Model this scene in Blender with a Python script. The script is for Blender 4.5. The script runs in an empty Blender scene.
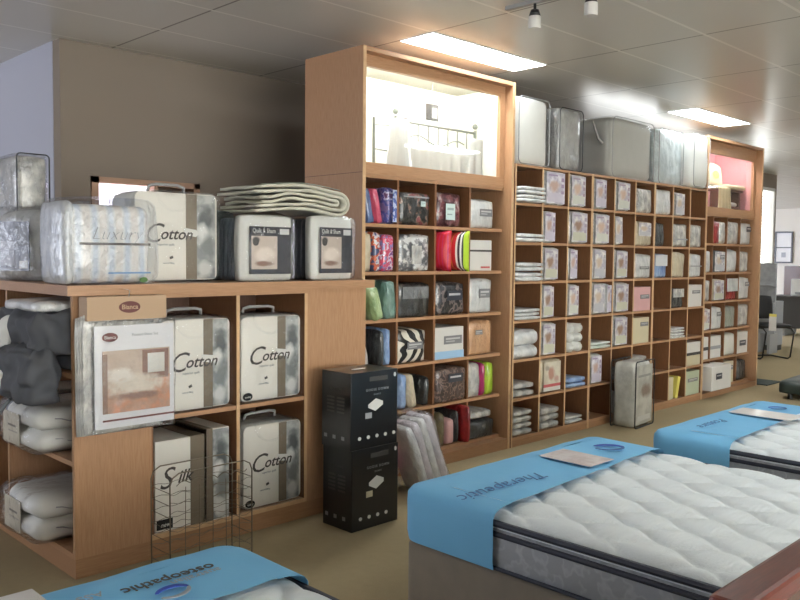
import bpy, bmesh, math, random
from mathutils import Vector, Matrix, noise
PI = math.pi
scn = bpy.context.scene
C = scn.collection
random.seed(7)

# ------------------------------------------------------------------ materials
def hexc(r, g, b):
    f = lambda v: (v/255/12.92) if v/255 <= .04045 else ((v/255+.055)/1.055)**2.4
    return (f(r), f(g), f(b), 1)

class NT:
    def __init__(s, name):
        s.m = bpy.data.materials.new(name); s.m.use_nodes = True
        s.t = s.m.node_tree; s.b = s.t.nodes['Principled BSDF']; s.out = s.t.nodes['Material Output']
        s.tc = None
    def n(s, typ, **k):
        q = s.t.nodes.new(typ)
        for a, v in k.items():
            if a.startswith('_'): q.inputs[a[1:].replace('_', ' ')].default_value = v
            else: setattr(q, a, v)
        return q
    def l(s, a, b): s.t.links.new(a, b)
    def coord(s, kind='Object'):
        if s.tc is None: s.tc = s.n('ShaderNodeTexCoord')
        return s.tc.outputs[kind]
    def math(s, op, a, b=None, c=None):
        q = s.n('ShaderNodeMath', operation=op)
        for i, v in enumerate((a, b, c)):
            if v is None: continue
            if isinstance(v, (int, float)): q.inputs[i].default_value = v
            else: s.l(v, q.inputs[i])
        return q.outputs[0]
    def mix(s, fac, a, b):
        q = s.n('ShaderNodeMix', data_type='RGBA')
        for i, v in ((0, fac), (6, a), (7, b)):
            if hasattr(v, 'is_output'): s.l(v, q.inputs[i])
            else: q.inputs[i].default_value = v
        return q.outputs[2]
    def noise(s, scale, vec=None, detail=3, mapscale=None, rough=.5):
        v = vec or s.coord()
        if mapscale:
            mp = s.n('ShaderNodeMapping'); mp.inputs['Scale'].default_value = mapscale
            s.l(v, mp.inputs[0]); v = mp.outputs[0]
        q = s.n('ShaderNodeTexNoise'); q.inputs['Scale'].default_value = scale
        q.inputs['Detail'].default_value = detail; q.inputs['Roughness'].default_value = rough
        s.l(v, q.inputs['Vector']); return q.outputs['Fac']
    def ramp(s, fac, stops, interp='LINEAR'):
        q = s.n('ShaderNodeValToRGB'); cr = q.color_ramp; cr.interpolation = interp
        while len(cr.elements) < len(stops): cr.elements.new(.5)
        for e, (p, c) in zip(cr.elements, stops): e.position = p; e.color = c
        s.l(fac, q.inputs[0]); return q.outputs[0]
    def bump(s, h, strength=.3, dist=.01):
        q = s.n('ShaderNodeBump'); q.inputs['Strength'].default_value = strength
        q.inputs['Distance'].default_value = dist; s.l(h, q.inputs['Height'])
        s.l(q.outputs[0], s.b.inputs['Normal']); return q.outputs[0]
    def set(s, col=None, rough=.5, metal=0, coat=0, spec=.5, coatr=.1):
        if col is not None:
            if hasattr(col, 'is_output'): s.l(col, s.b.inputs['Base Color'])
            else: s.b.inputs['Base Color'].default_value = col
        s.b.inputs['Roughness'].default_value = rough; s.b.inputs['Metallic'].default_value = metal
        s.b.inputs['Coat Weight'].default_value = coat; s.b.inputs['Coat Roughness'].default_value = coatr
        s.b.inputs['Specular IOR Level'].default_value = spec
        return s.m

def plain(name, col, rough=.5, metal=0, coat=0, spec=.5, var=0.0, bump=0, bscale=60):
    t = NT(name)
    c = col
    if var:
        d = tuple(max(0, v*(1-var)) for v in col[:3])+(1,)
        c = t.mix(t.noise(14), col, d)
    if bump: t.bump(t.noise(bscale), bump, .004)
    return t.set(c, rough, metal, coat, spec)

def wood(name, c1, c2, rough=.38, scale=9, axis=(22, 22, 1.4)):
    t = NT(name)
    a = t.noise(scale, mapscale=axis, detail=5, rough=.6)
    b = t.noise(1.3)
    c = t.mix(t.ramp(a, [(.3, (0, 0, 0, 1)), (.7, (1, 1, 1, 1))]), c1, c2)
    c = t.mix(t.math('MULTIPLY', b, .25), c, tuple(v*.8 for v in c1[:3])+(1,))
    t.bump(a, .05, .002)
    return t.set(c, rough, 0, .15, .4)

def wrapped(name, col, col2=None, rough=.4, coat=.9, wr=.5, scale=16, pscale=9, cr=.12, spec=.5):
    """fabric seen through its tight clear wrapping: creased, glossy"""
    t = NT(name)
    c = col
    if col2: c = t.mix(t.ramp(t.noise(pscale, detail=2), [(.35, (0, 0, 0, 1)), (.65, (1, 1, 1, 1))]), col, col2)
    t.bump(t.noise(scale, detail=4, mapscale=(1, 1, .6)), min(1, wr*1.6), .045)
    m = t.set(c, rough, 0, coat, spec, cr)
    return m

def pattern(name, stops, scale=14, kind='noise', coat=.7, interp='CONSTANT', mapscale=None, wr=.4, dist=0):
    t = NT(name)
    if kind == 'voronoi':
        v = t.n('ShaderNodeTexVoronoi'); v.inputs['Scale'].default_value = scale
        t.l(t.coord(), v.inputs['Vector']); f = v.outputs['Distance']
    elif kind == 'wave':
        v = t.n('ShaderNodeTexWave'); v.inputs['Scale'].default_value = scale; v.inputs['Distortion'].default_value = dist
        v.inputs['Detail'].default_value = 1.0
        mp = t.n('ShaderNodeMapping'); mp.inputs['Scale'].default_value = mapscale or (1, 1, 1)
        t.l(t.coord(), mp.inputs[0]); t.l(mp.outputs[0], v.inputs['Vector']); f = v.outputs['Fac']
    else: f = t.noise(scale, mapscale=mapscale, detail=2)
    c = t.ramp(f, stops, interp)
    t.bump(t.noise(15, detail=3), min(1, wr*1.5), .04)
    return t.set(c, .45, 0, coat, .5, .1)

def printed(name, base, items, nz=(10, .2, (0.3, .3, .35, 1)), coat=.6, wr=.25):
    """a printed insert card: rectangles and blobs in the card's own 0..1 frame"""
    t = NT(name)
    sp = t.n('ShaderNodeSeparateXYZ'); t.l(t.coord('Generated'), sp.inputs[0])
    X, Z = sp.outputs[0], sp.outputs[2]
    wob = t.noise(nz[0]*1.5, detail=2)
    c = t.mix(t.math('MULTIPLY', t.ramp(t.noise(nz[0], detail=3), [(.4, (0, 0, 0, 1)), (.6, (1, 1, 1, 1))]), nz[1]), base, nz[2])
    for it in items:
        if it[0] == 'rect':
            _, x0, x1, z0, z1, col = it
            m = t.math('MULTIPLY', t.math('MULTIPLY', t.math('GREATER_THAN', X, x0), t.math('LESS_THAN', X, x1)),
                       t.math('MULTIPLY', t.math('GREATER_THAN', Z, z0), t.math('LESS_THAN', Z, z1)))
        elif it[0] == 'blob':
            _, x0, z0, rx, rz, col = it
            dx = t.math('DIVIDE', t.math('SUBTRACT', X, x0), rx); dz = t.math('DIVIDE', t.math('SUBTRACT', Z, z0), rz)
            r = t.math('ADD', t.math('MULTIPLY', dx, dx), t.math('MULTIPLY', dz, dz))
            r = t.math('ADD', r, t.math('MULTIPLY', wob, 1.6))
            q = t.n('ShaderNodeClamp'); t.l(t.math('MULTIPLY', t.math('SUBTRACT', 2.0, r), 1.1), q.inputs[0]); m = q.outputs[0]
        elif it[0] == 'curve':       # left of a slanting / curved edge
            _, x0, k, w, col = it
            e = t.math('ADD', x0, t.math('MULTIPLY', t.math('MULTIPLY', Z, Z), k))
            m = t.math('MULTIPLY', t.math('GREATER_THAN', X, e), t.math('LESS_THAN', X, t.math('ADD', e, w)))
        c = t.mix(m, c, it[-1])
    if wr: t.bump(t.noise(9, detail=3), wr, .02)
    return t.set(c, .4, 0, coat, .5, .1)

def film(name, wr=.6, scale=10, base=.05, tint=(1, 1, 1, 1), rough=.12, mul=.5):
    """clear plastic film: mostly transparent, with glossy creases"""
    t = NT(name)
    t.t.nodes.remove(t.b)
    tr = t.n('ShaderNodeBsdfTransparent'); tr.inputs[0].default_value = tint
    gl = t.n('ShaderNodeBsdfGlossy'); gl.inputs['Roughness'].default_value = rough; gl.inputs['Color'].default_value = (.95, .97, 1, 1)
    bp = t.n('ShaderNodeBump'); bp.inputs['Strength'].default_value = wr; bp.inputs['Distance'].default_value = .03
    t.l(t.noise(scale, detail=3), bp.inputs['Height'])
    t.l(bp.outputs[0], gl.inputs['Normal'])
    lw = t.n('ShaderNodeFresnel'); lw.inputs['IOR'].default_value = 1.45; t.l(bp.outputs[0], lw.inputs['Normal'])
    f = t.math('ADD', t.math('MULTIPLY', lw.outputs[0], mul), base)
    mx = t.n('ShaderNodeMixShader'); t.l(f, mx.inputs[0]); t.l(tr.outputs[0], mx.inputs[1]); t.l(gl.outputs[0], mx.inputs[2])
    t.l(mx.outputs[0], t.out.inputs[0])
    return t.m

def emit(name, col, s):
    t = NT(name); t.b.inputs['Base Color'].default_value = col
    t.b.inputs['Emission Color'].default_value = col; t.b.inputs['Emission Strength'].default_value = s
    return t.m

W1, W2 = hexc(178, 138, 105), hexc(158, 118, 86)
M = {}
M['wood'] = wood('beech laminate', W1, W2)
M['woodh'] = wood('beech laminate lengthwise', W1, W2, axis=(1.4, 22, 22))
M['edge'] = wood('pale edge strip', hexc(202, 168, 130), hexc(186, 150, 112), axis=(2, 6, 2))
M['inner'] = wood('shaded shelf laminate', hexc(140, 98, 68), hexc(120, 82, 58))  # beech laminate again, darkened to carry the shade inside the cubbies
M['back'] = wood('shaded back board', hexc(96, 68, 54), hexc(82, 58, 46))  # shadow at the back of the shelves is put into this dark brown
M['kick'] = wood('plinth laminate', hexc(166, 126, 92), hexc(146, 108, 78), axis=(1.4, 22, 22))
M['red_wood'] = wood('red brown timber', hexc(112, 54, 44), hexc(84, 40, 34), rough=.3, axis=(1.4, 22, 22))
M['dark_wood'] = wood('dark brown timber', hexc(96, 74, 62), hexc(80, 60, 50), axis=(22, 22, 1.4))
M['white'] = plain('white cotton', hexc(226, 226, 222), .8, var=.08, bump=.3, bscale=25)
M['whitewrap'] = wrapped('wrapped white cotton', hexc(225, 226, 226), hexc(196, 198, 200))
M['silverwrap'] = wrapped('wrapped silver white bedding', hexc(214, 212, 206), hexc(160, 160, 160), scale=22, wr=.8, pscale=12)
M['creamwrap'] = wrapped('wrapped cream bedding', hexc(206, 196, 172), hexc(186, 174, 150))
M['greywrap'] = wrapped('wrapped grey bedding', hexc(130, 132, 134), hexc(96, 98, 102), wr=.8)
M['darkwrap'] = wrapped('wrapped charcoal bedding', hexc(62, 66, 68), hexc(26, 28, 30), wr=1, scale=20)
M['tanwrap'] = wrapped('wrapped tan blanket', hexc(196, 156, 120), hexc(180, 138, 104))
M['pinkwrap'] = plain('pale pink carton', hexc(214, 168, 168), .5, coat=.3, var=.1)
M['cartonw'] = plain('white carton', hexc(222, 220, 216), .5, coat=.3, var=.08)
M['cartonc'] = plain('cream carton', hexc(204, 194, 164), .5, coat=.3, var=.08)
M['cartong'] = plain('pale green carton', hexc(176, 186, 160), .5, coat=.3, var=.08)
M['bluewrap'] = wrapped('wrapped denim blue bedding', hexc(84, 104, 150), hexc(60, 78, 120))
M['pbluewrap'] = wrapped('wrapped pale blue bedding', hexc(150, 176, 210), hexc(110, 140, 190))
M['roseW'] = wrapped('wrapped rose pink bedding', hexc(206, 84, 110), hexc(170, 50, 84))
M['greenW'] = wrapped('wrapped leaf green bedding', hexc(134, 160, 110), hexc(176, 196, 150))
M['tealW'] = wrapped('wrapped sea green bedding', hexc(120, 150, 140), hexc(84, 118, 110))
M['limeW'] = wrapped('wrapped lime bedding', hexc(170, 200, 60), hexc(140, 176, 40))
M['magW'] = wrapped('wrapped magenta bedding', hexc(190, 40, 110), hexc(150, 24, 84))
M['oliveW'] = wrapped('wrapped olive bedding', hexc(120, 110, 80), hexc(84, 76, 54))
M['redW'] = wrapped('wrapped red bedding', hexc(170, 40, 44), hexc(120, 24, 30))
M['yellowW'] = plain('pale yellow carton', hexc(226, 214, 110), .5, coat=.3)
M['lilac_pat'] = pattern('lilac floral print', [(0, hexc(120, 110, 160)), (.45, hexc(70, 80, 150)), (.55, hexc(190, 190, 215)), (.65, hexc(110, 80, 120))], 22)
M['red_pat'] = pattern('red and violet print', [(0, hexc(130, 120, 170)), (.44, hexc(190, 60, 90)), (.55, hexc(210, 200, 215)), (.62, hexc(120, 60, 130))], 26)
M['multi_pat'] = pattern('orange and navy print', [(0, hexc(60, 70, 110)), (.43, hexc(190, 90, 60)), (.52, hexc(215, 215, 220)), (.6, hexc(80, 90, 150))], 18)
M['darkfloral'] = pattern('dark floral print', [(0, hexc(30, 32, 34)), (.5, hexc(60, 58, 56)), (.57, hexc(130, 104, 92)), (.63, hexc(120, 60, 66))], 20, wr=.7)
M['maroonfloral'] = pattern('maroon floral print', [(0, hexc(70, 30, 40)), (.5, hexc(110, 60, 66)), (.6, hexc(150, 130, 130))], 16, wr=.7)
M['greyfloral'] = pattern('grey leaf print', [(0, hexc(90, 92, 96)), (.47, hexc(150, 150, 152)), (.55, hexc(215, 215, 214))], 18)
M['blackfloral'] = pattern('black and taupe floral print', [(0, hexc(34, 34, 40)), (.5, hexc(110, 100, 98)), (.6, hexc(40, 40, 48))], 14)
M['brownfloral'] = pattern('brown swirl print', [(0, hexc(70, 56, 52)), (.49, hexc(112, 92, 84)), (.58, hexc(60, 48, 46))], 24, kind='noise')
M['zebra'] = pattern('zebra stripe print', [(0, hexc(24, 24, 26)), (.48, hexc(222, 216, 204))], 6.5, kind='wave', mapscale=(.5, .4, 1.6), dist=7, coat=.5)
M['black'] = plain('black carton', hexc(22, 23, 26), .32, coat=.4, spec=.4)
M['blackplastic'] = plain('black plastic', hexc(20, 20, 22), .35)
M['piping'] = plain('black piping', hexc(30, 32, 36), .5)
M['navy'] = plain('navy tape', hexc(48, 52, 66), .6)
M['chrome'] = plain('chrome', (.8, .8, .8, 1), .15, 1)
M['wire'] = plain('antique metal wire', hexc(120, 110, 96), .4, .8)
M['iron'] = plain('grey enamelled iron', hexc(104, 110, 102), .4)
M['grey'] = plain('grey plastic', hexc(150, 150, 150), .5)
M['lgrey'] = plain('light grey lettering', hexc(150, 152, 156), .6)
M['dgrey'] = plain('dark grey lettering', hexc(64, 62, 60), .6)
M['ink'] = plain('dark ink', hexc(60, 54, 50), .6)
M['whiteink'] = plain('white ink', hexc(220, 220, 216), .5)
M['blueink'] = plain('blue ink', hexc(44, 92, 150), .6)
M['royal'] = plain('royal blue ink', hexc(36, 70, 170), .6)
M['silverink'] = plain('silver grey ink', hexc(150, 158, 168), .6)
M['brownink'] = plain('maroon brown ink', hexc(92, 40, 36), .5)
M['film'] = film('clear film', wr=.9, scale=13, base=.01, mul=.55, rough=.1)
M['filmbig'] = film('clear vinyl', wr=.6, scale=6, base=.01, mul=.2, rough=.14)
M['pane'] = film('window glass', wr=0, scale=1, base=.004, rough=.03, mul=.25)

# ------------------------------------------------------------------ mesh helpers
def obj(name, bm, mat, parent=None, smooth=False, loc=None, rot=None, label=None):
    me = bpy.data.meshes.new(name); bm.normal_update(); bm.to_mesh(me); bm.free()
    for m in (mat if isinstance(mat, (list, tuple)) else [mat]): me.materials.append(m)
    if smooth:
        for p in me.polygons: p.use_smooth = True
    o = bpy.data.objects.new(name, me); C.objects.link(o)
    if parent: o.parent = parent
    if loc: o.location = loc
    if rot: o.rotation_euler = rot
    if label: o['label'] = label
    return o

def tag(o, label, cat, group=None, kind=None):
    if label: o['label'] = label
    if cat: o['category'] = cat
    if group: o['group'] = group
    if kind: o['kind'] = kind
    return o

def thing(name, label, cat, loc=(0, 0, 0), rot=(0, 0, 0), group=None):
    o = bpy.data.objects.new(name, None); C.objects.link(o); o.empty_display_size = .05
    o.location = loc; o.rotation_euler = rot
    return tag(o, label, cat, group)

def struct(name, bm, m):
    o = obj(name, bm, m); o['kind'] = 'structure'; return o

def bx(bm, x0, x1, y0, y1, z0, z1, mi=0):
    v = [bm.verts.new((x, y, z)) for x in (x0, x1) for y in (y0, y1) for z in (z0, z1)]
    for f in ((0, 1, 3, 2), (4, 6, 7, 5), (0, 4, 5, 1), (2, 3, 7, 6), (0, 2, 6, 4), (1, 5, 7, 3)):
        q = bm.faces.new([v[i] for i in f]); q.material_index = mi
    return v

def box(x0, x1, y0, y1, z0, z1, bev=0):
    bm = bmesh.new(); bx(bm, x0, x1, y0, y1, z0, z1)
    if bev: bmesh.ops.bevel(bm, geom=bm.edges[:], offset=bev, segments=2, affect='EDGES', profile=.6)
    bmesh.ops.recalc_face_normals(bm, faces=bm.faces[:])
    return bm

def soft(w, d, h, r=.03, puff=.01, nz=.006, n=8, seed=0, freq=6, pinch=0, z0=0):
    """soft cushion-like block centred on x, y with its base at z0"""
    bm = bmesh.new(); bmesh.ops.create_cube(bm, size=2)
    bmesh.ops.subdivide_edges(bm, edges=bm.edges[:], cuts=n, use_grid_fill=True)
    hx, hy, hz = w/2, d/2, h/2
    sv = Vector((seed*3.1, seed*1.7, seed*.9))
    for v in bm.verts:
        u = v.co.copy()
        p = Vector((u.x*hx, u.y*hy, u.z*hz))
        rr = min(r, hx, hy, hz)
        q = Vector((max(-hx+rr, min(hx-rr, p.x)), max(-hy+rr, min(hy-rr, p.y)), max(-hz+rr, min(hz-rr, p.z))))
        e = p-q
        if e.length > 1e-6: e = e.normalized()*rr
        p = q+e
        bl = ((1-u.x**2)*(1-u.y**2), (1-u.x**2)*(1-u.z**2), (1-u.y**2)*(1-u.z**2))
        p.z += puff*(1 if u.z > 0 else -.2)*bl[0]*(abs(u.z) > .99)
        p.y += puff*(1 if u.y > 0 else -1)*bl[1]*(abs(u.y) > .99)
        p.x += puff*(1 if u.x > 0 else -1)*bl[2]*(abs(u.x) > .99)
        if pinch:
            k = 1-pinch*abs(u.z)**3
            p.y *= k
        nn = noise.noise_vector(p*freq+sv)
        p += nn*nz*(1 if u.z > -.95 else .2)
        p.z = max(p.z, -hz)
        v.co = p+Vector((0, 0, hz+z0))
    return bm

def tube(bm, pts, r, seg=6, closed=False):
    pts = [Vector(p) for p in pts]; N = len(pts); rings = []
    prev = None
    for i, p in enumerate(pts):
        a = pts[(i-1) % N] if (closed or i > 0) else p
        b = pts[(i+1) % N] if (closed or i < N-1) else p
        t = (b-a).normalized()
        if prev is None:
            ref = Vector((0, 0, 1)) if abs(t.z) < .9 else Vector((1, 0, 0))
            u = t.cross(ref).normalized()
        else: u = (prev-t*prev.dot(t)).normalized()
        prev = u; w = t.cross(u)
        rings.append([bm.verts.new(p+(u*math.cos(2*PI*k/seg)+w*math.sin(2*PI*k/seg))*r) for k in range(seg)])
    m = N if closed else N-1
    for i in range(m):
        A, B = rings[i], rings[(i+1) % N]
        for k in range(seg): bm.faces.new((A[k], A[(k+1) % seg], B[(k+1) % seg], B[k]))
    if not closed:
        bm.faces.new(rings[0][::-1]); bm.faces.new(rings[-1])
    return bm

def T(*chains, r=.004, seg=6):
    bm = bmesh.new()
    for c in chains: tube(bm, c, r, seg)
    return bm

def cyl(bm, p, r, h, seg=20, r2=None):
    m = Matrix.Translation(Vector(p)+Vector((0, 0, h/2)))
    bmesh.ops.create_cone(bm, cap_ends=True, segments=seg, radius1=r, radius2=r if r2 is None else r2, depth=h, matrix=m)
    return bm

def rrect(w, h, r, n=5, cx=0, cz=0):
    out = []
    for (sx, sz, a0) in ((1, 1, 0), (-1, 1, PI/2), (-1, -1, PI), (1, -1, 3*PI/2)):
        for k in range(n+1):
            a = a0+k*PI/2/n
            out.append((cx+sx*(w/2-r)+r*math.cos(a), cz+sz*(h/2-r)+r*math.sin(a)))
    return out

def plate(pts, y, t=.002):
    """a flat shape in the x,z plane facing -y with thickness"""
    bm = bmesh.new()
    f = [bm.verts.new((x, y, z)) for x, z in pts]; b = [bm.verts.new((x, y+t, z)) for x, z in pts]
    bm.faces.new(f); bm.faces.new(b[::-1])
    for i in range(len(pts)): bm.faces.new((f[i], b[i], b[(i+1) % len(pts)], f[(i+1) % len(pts)]))
    bmesh.ops.recalc_face_normals(bm, faces=bm.faces[:])
    return bm

def ell(rx, rz, cx, cz, n=16): return [(cx+rx*math.cos(2*PI*k/n), cz+rz*math.sin(2*PI*k/n)) for k in range(n)]

def lettering(body, size, mat, parent, loc, rot=(PI/2, 0, 0), shear=0, off=0, name='lettering', align='CENTER', sx=1, space=1, group=None):
    cu = bpy.data.curves.new('txt', 'FONT'); cu.body = body; cu.size = size; cu.shear = shear
    cu.offset = off; cu.extrude = .0006; cu.align_x = align; cu.space_character = space; cu.resolution_u = 3
    t = bpy.data.objects.new('txt', cu); C.objects.link(t)
    dg = bpy.context.evaluated_depsgraph_get(); dg.update()
    me = bpy.data.meshes.new_from_object(t.evaluated_get(dg)); me.name = name
    bpy.data.objects.remove(t)
    me.materials.clear(); me.materials.append(mat)
    o = bpy.data.objects.new(name, me); C.objects.link(o); o.parent = parent
    o.location = loc; o.rotation_euler = rot; o.scale = (sx, 1, 1)
    return o

def script_word(first, rest, size, mat, parent, x, y, z, name='lettering'):
    """a big swash capital followed by slanted small letters"""
    lettering(first, size*1.75, mat, parent, (x, y, z-size*.22), shear=.35, name=name, align='LEFT', off=-.0004)
    lettering(rest, size, mat, parent, (x+size*1.18, y, z), shear=.35, name=name, align='LEFT', off=size*.012)

# ------------------------------------------------------------------ camera
F, YAW, PIT, ROL, EYE = 825, math.radians(45.35), math.radians(3.116), math.radians(.558), 1.45
fw = Vector((math.cos(YAW)*math.cos(PIT), math.sin(YAW)*math.cos(PIT), -math.sin(PIT)))
rt = Vector((math.sin(YAW), -math.cos(YAW), 0)); up = rt.cross(fw)
r_ = rt*math.cos(ROL)+up*math.sin(ROL); u_ = -rt*math.sin(ROL)+up*math.cos(ROL)
cam = bpy.data.cameras.new('camera'); co = bpy.data.objects.new('camera', cam); C.objects.link(co)
mw = Matrix((r_, u_, -fw)).transposed().to_4x4(); mw.translation = (0, 0, EYE)
co.matrix_world = mw; cam.sensor_width = 36; cam.lens = 36*F/800; cam.clip_start = .02
scn.camera = co

# ------------------------------------------------------------------ the room
def carpet():
    t = NT('beige carpet')
    a = t.noise(260, detail=2); b = t.noise(2.2, detail=2); c = t.noise(24, detail=3)
    col = t.mix(a, hexc(170, 156, 126), hexc(134, 120, 92))
    col = t.mix(t.math('MULTIPLY', b, .35), col, hexc(186, 164, 130))
    col = t.mix(t.math('MULTIPLY', c, .25), col, hexc(120, 102, 76))
    t.bump(a, .5, .006)
    return t.set(col, .95, 0, 0, .1)
def ceil_mat():
    t = NT('vinyl faced ceiling tiles')
    sp = t.n('ShaderNodeSeparateXYZ'); t.l(t.coord('Object'), sp.inputs[0])
    def line(s, off, pitch, w):
        f = t.math('FRACT', t.math('DIVIDE', t.math('ADD', s, 60*pitch-off), pitch))
        return t.math('LESS_THAN', t.math('MULTIPLY', f, pitch), w)
    lx = line(sp.outputs[1], 4.812, .603, .02)   # bars along x
    ly = line(sp.outputs[0], 3.826, 1.213, .014)  # joints along y
    col = t.mix(ly, hexc(204, 202, 196), hexc(116, 112, 106))
    col = t.mix(lx, col, hexc(228, 226, 220))
    h = t.math('MAXIMUM', lx, t.math('MULTIPLY', ly, -1))
    t.bump(t.math('ADD', t.math('MULTIPLY', t.noise(1.2), .15), h), .25, .006)
    return t.set(col, .28, 0, 0, .5)
CEIL = 2.85
XW0, XW1, YW0, YW1 = -4.0, 24.0, -7.0, 12.0
struct('floor', box(XW0, XW1, YW0, YW1, -.1, 0), carpet())
struct('ceiling', box(XW0, XW1, YW0, YW1, CEIL, CEIL+.1), ceil_mat())
wallm = plain('taupe painted plaster', hexc(128, 117, 106), .85, bump=.1, bscale=120)
wallb = plain('pale blue grey plaster', hexc(170, 172, 186), .85)
wallw = plain('off white plaster', hexc(236, 232, 222), .85)
# rear partition with a glazed opening, and the return wall running away from its corner
bm = bmesh.new()
y0, y1 = 5.49, 5.6
wx0, wx1, wz0, wz1 = 2.46, 3.29, 1.12, 1.965
bx(bm, 2.26, wx0, y0, y1, 0, CEIL); bx(bm, wx1, 8.4, y0, y1, 0, CEIL); bx(bm, 8.4, 11.4, y0, y1, 0, 1.2); bx(bm, 8.4, 11.4, y0, y1, 2.4, CEIL); bx(bm, 11.4, 13.2, y0, y1, 0, CEIL)
bx(bm, 13.2, 14.2, y0, y1, 0, .9); bx(bm, 13.2, 14.2, y0, y1, 2.62, CEIL); bx(bm, 14.2, 14.3, y0, y1, 0, CEIL)
bx(bm, wx0, wx1, y0, y1, 0, wz0); bx(bm, wx0, wx1, y0, y1, wz1, CEIL)
struct('wall_rear', bm, wallm)
struct('wall_return', box(2.255, 2.36, 5.601, 11.99, 0, CEIL), wallb)
struct('wall_left', box(XW0-.1, XW0-.001, YW0, YW1, 0, CEIL), wallb)
struct('wall_right', box(XW1, XW1+.1, YW0, YW1, 0, CEIL), wallw)
struct('wall_far', box(XW0, XW1, YW1, YW1+.1, 0, CEIL), wallb)
struct('wall_front', box(XW0, XW1, YW0-.1, YW0-.001, 0, CEIL), wallw)
bm = bmesh.new()
for a in ((wx0, wx0+.05, wz0, wz1), (wx1-.05, wx1, wz0, wz1), (wx0, wx1, wz1-.04, wz1), (wx0, wx1, wz0, wz0+.05), (wx0+.46, wx0+.49, wz0, wz1-.04)):
    bx(bm, a[0], a[1], 5.47, 5.62, a[2], a[3])
o = struct('window_1', bm, plain('brown window frame', hexc(168, 134, 112), .6))
o2 = obj('window_pane', box(wx0+.05, wx0+.46, 5.56, 5.565, wz0+.05, wz1-.04), emit('daylit pane', (.93, .88, 1, 1), 3.2), o)
for wn, a0, a1, b0, b1, e_ in ((2, 8.4, 11.4, 1.2, 2.4, 4.2), (3, 13.2, 14.2, .9, 2.62, 2.6)):
    bm = bmesh.new()
    for a in ((a0, a0+.05, b0, b1), (a1-.05, a1, b0, b1), (a0, a1, b1-.05, b1), (a0, a1, b0, b0+.05)): bx(bm, a[0], a[1], 5.47, 5.62, a[2], a[3])
    o3 = struct('window_%d' % wn, bm, M['cartonw'])
    obj('window_pane', box(a0+.05, a1-.05, 5.59, 5.595, b0+.05, b1-.05), emit('bright daylit pane %d' % wn, (.97, 1, 1, 1), e_), o3)
    bm = bmesh.new()
    for k in range(int((b1-b0-.14)/.05)):
        z = b0+.07+k*.05
        v = [bm.verts.new(q) for q in ((a0+.06, 5.535, z+.008), (a1-.06, 5.535, z+.008), (a1-.06, 5.565, z-.004), (a0+.06, 5.565, z-.004))]
        bm.faces.new(v)
    bmesh.ops.solidify(bm, geom=bm.faces[:], thickness=.002)
    obj('venetian_blind', bm, M['cartonw'], o3)
struct('trim_1', box(wx0+.49, wx1-.05, 5.585, 5.599, wz0+.05, wz1-.04), M['dark_wood'])
bm = bmesh.new()
for k in range(6): cyl(bm, (wx0+.52, 5.54, wz1-.12-k*.026), .045, .018, 20)
cyl(bm, (wx0+.52, 5.54, wz0+.05), .035, wz1-.12-5*.026-wz0-.05, 20)
tag(obj('ribbed_vase', bm, plain('teal glaze', hexc(70, 150, 160), .3)), 'teal ribbed vase standing on the sill of the bright window in the rear wall', 'vase')
# dado and timber on the distant wall
struct('trim_2', box(23.93, 23.999, 3.0, 8.9, 0, 1.25), M['dark_wood'])

# ------------------------------------------------------------------ carcass units
def parts_box(parent, name, m, *a, label=None):
    return obj(name, box(*a), m, parent, label=label)

def tall_cabinet(name, label, X0, X1, top, nrow, ncol, pitch, z_first, glass_z, depth=.57, y=3.80):
    t = thing(name, label, 'cabinet', (X0, y, 0))
    W = X1-X0; rec = .083
    for a, b in ((0, .026), (W-.026, W)): parts_box(t, 'side_panel', M['wood'], a, b, 0, depth, 0, top)
    for a, b in ((0, .026), (W-.026, W)): parts_box(t, 'edge_strip', M['edge'], a, b, -.003, -.0004, 0, top)
    parts_box(t, 'top_panel', M['woodh'], .026, W-.026, 0, depth, top-.028, top)
    parts_box(t, 'back_panel', M['back'], .026, W-.026, depth-.012, depth, .02, z_first)
    parts_box(t, 'plinth', M['kick'], .026, W-.026, .0, depth-.02, 0, z_first-nrow*pitch-.012)
    z = z_first
    for k in range(nrow+1):
        zz = z_first-k*pitch
        parts_box(t, 'shelf', [M['woodh']][0], .026, W-.026, rec, depth-.012, zz-.011, zz+.011)
    cw = (W-.052-.012)/ncol
    for k in range(1, ncol):
        xx = .03+k*cw
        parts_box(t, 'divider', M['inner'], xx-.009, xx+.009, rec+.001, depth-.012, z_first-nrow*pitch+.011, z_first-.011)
    # glazed display case above
    g0, g1 = glass_z
    fl, fr = .085, .08
    parts_box(t, 'rail', M['woodh'], .026, W-.026, rec-.01, rec+.02, z_first+.011, g0)
    parts_box(t, 'rail', M['woodh'], .026, W-.026, rec-.01, rec+.02, g1, top-.028)
    parts_box(t, 'stile', M['wood'], .026, fl, rec-.01, rec+.02, g0, g1)
    parts_box(t, 'stile', M['wood'], W-fr, W-.026, rec-.01, rec+.02, g0, g1)
    parts_box(t, 'glass_pane', M['pane'], fl, W-fr, rec+.004, rec+.008, g0, g1)
    return t, cw

A0, A1 = 3.418, 4.93
cabA, cwA = tall_cabinet('display_cabinet', 'tall beech cabinet with a brightly lit glass case above twenty-four cubbies, nearest the camera', A0, A1, 2.73, 6, 4, .31, 1.95, (2.035, 2.63))
B0, B1 = 8.10, 9.50
cabB, cwB = tall_cabinet('display_cabinet', 'tall beech cabinet at the far end, glass case holding cream linen', B0, B1, 2.69, 6, 4, .306, 1.90, (1.985, 2.54))
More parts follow.
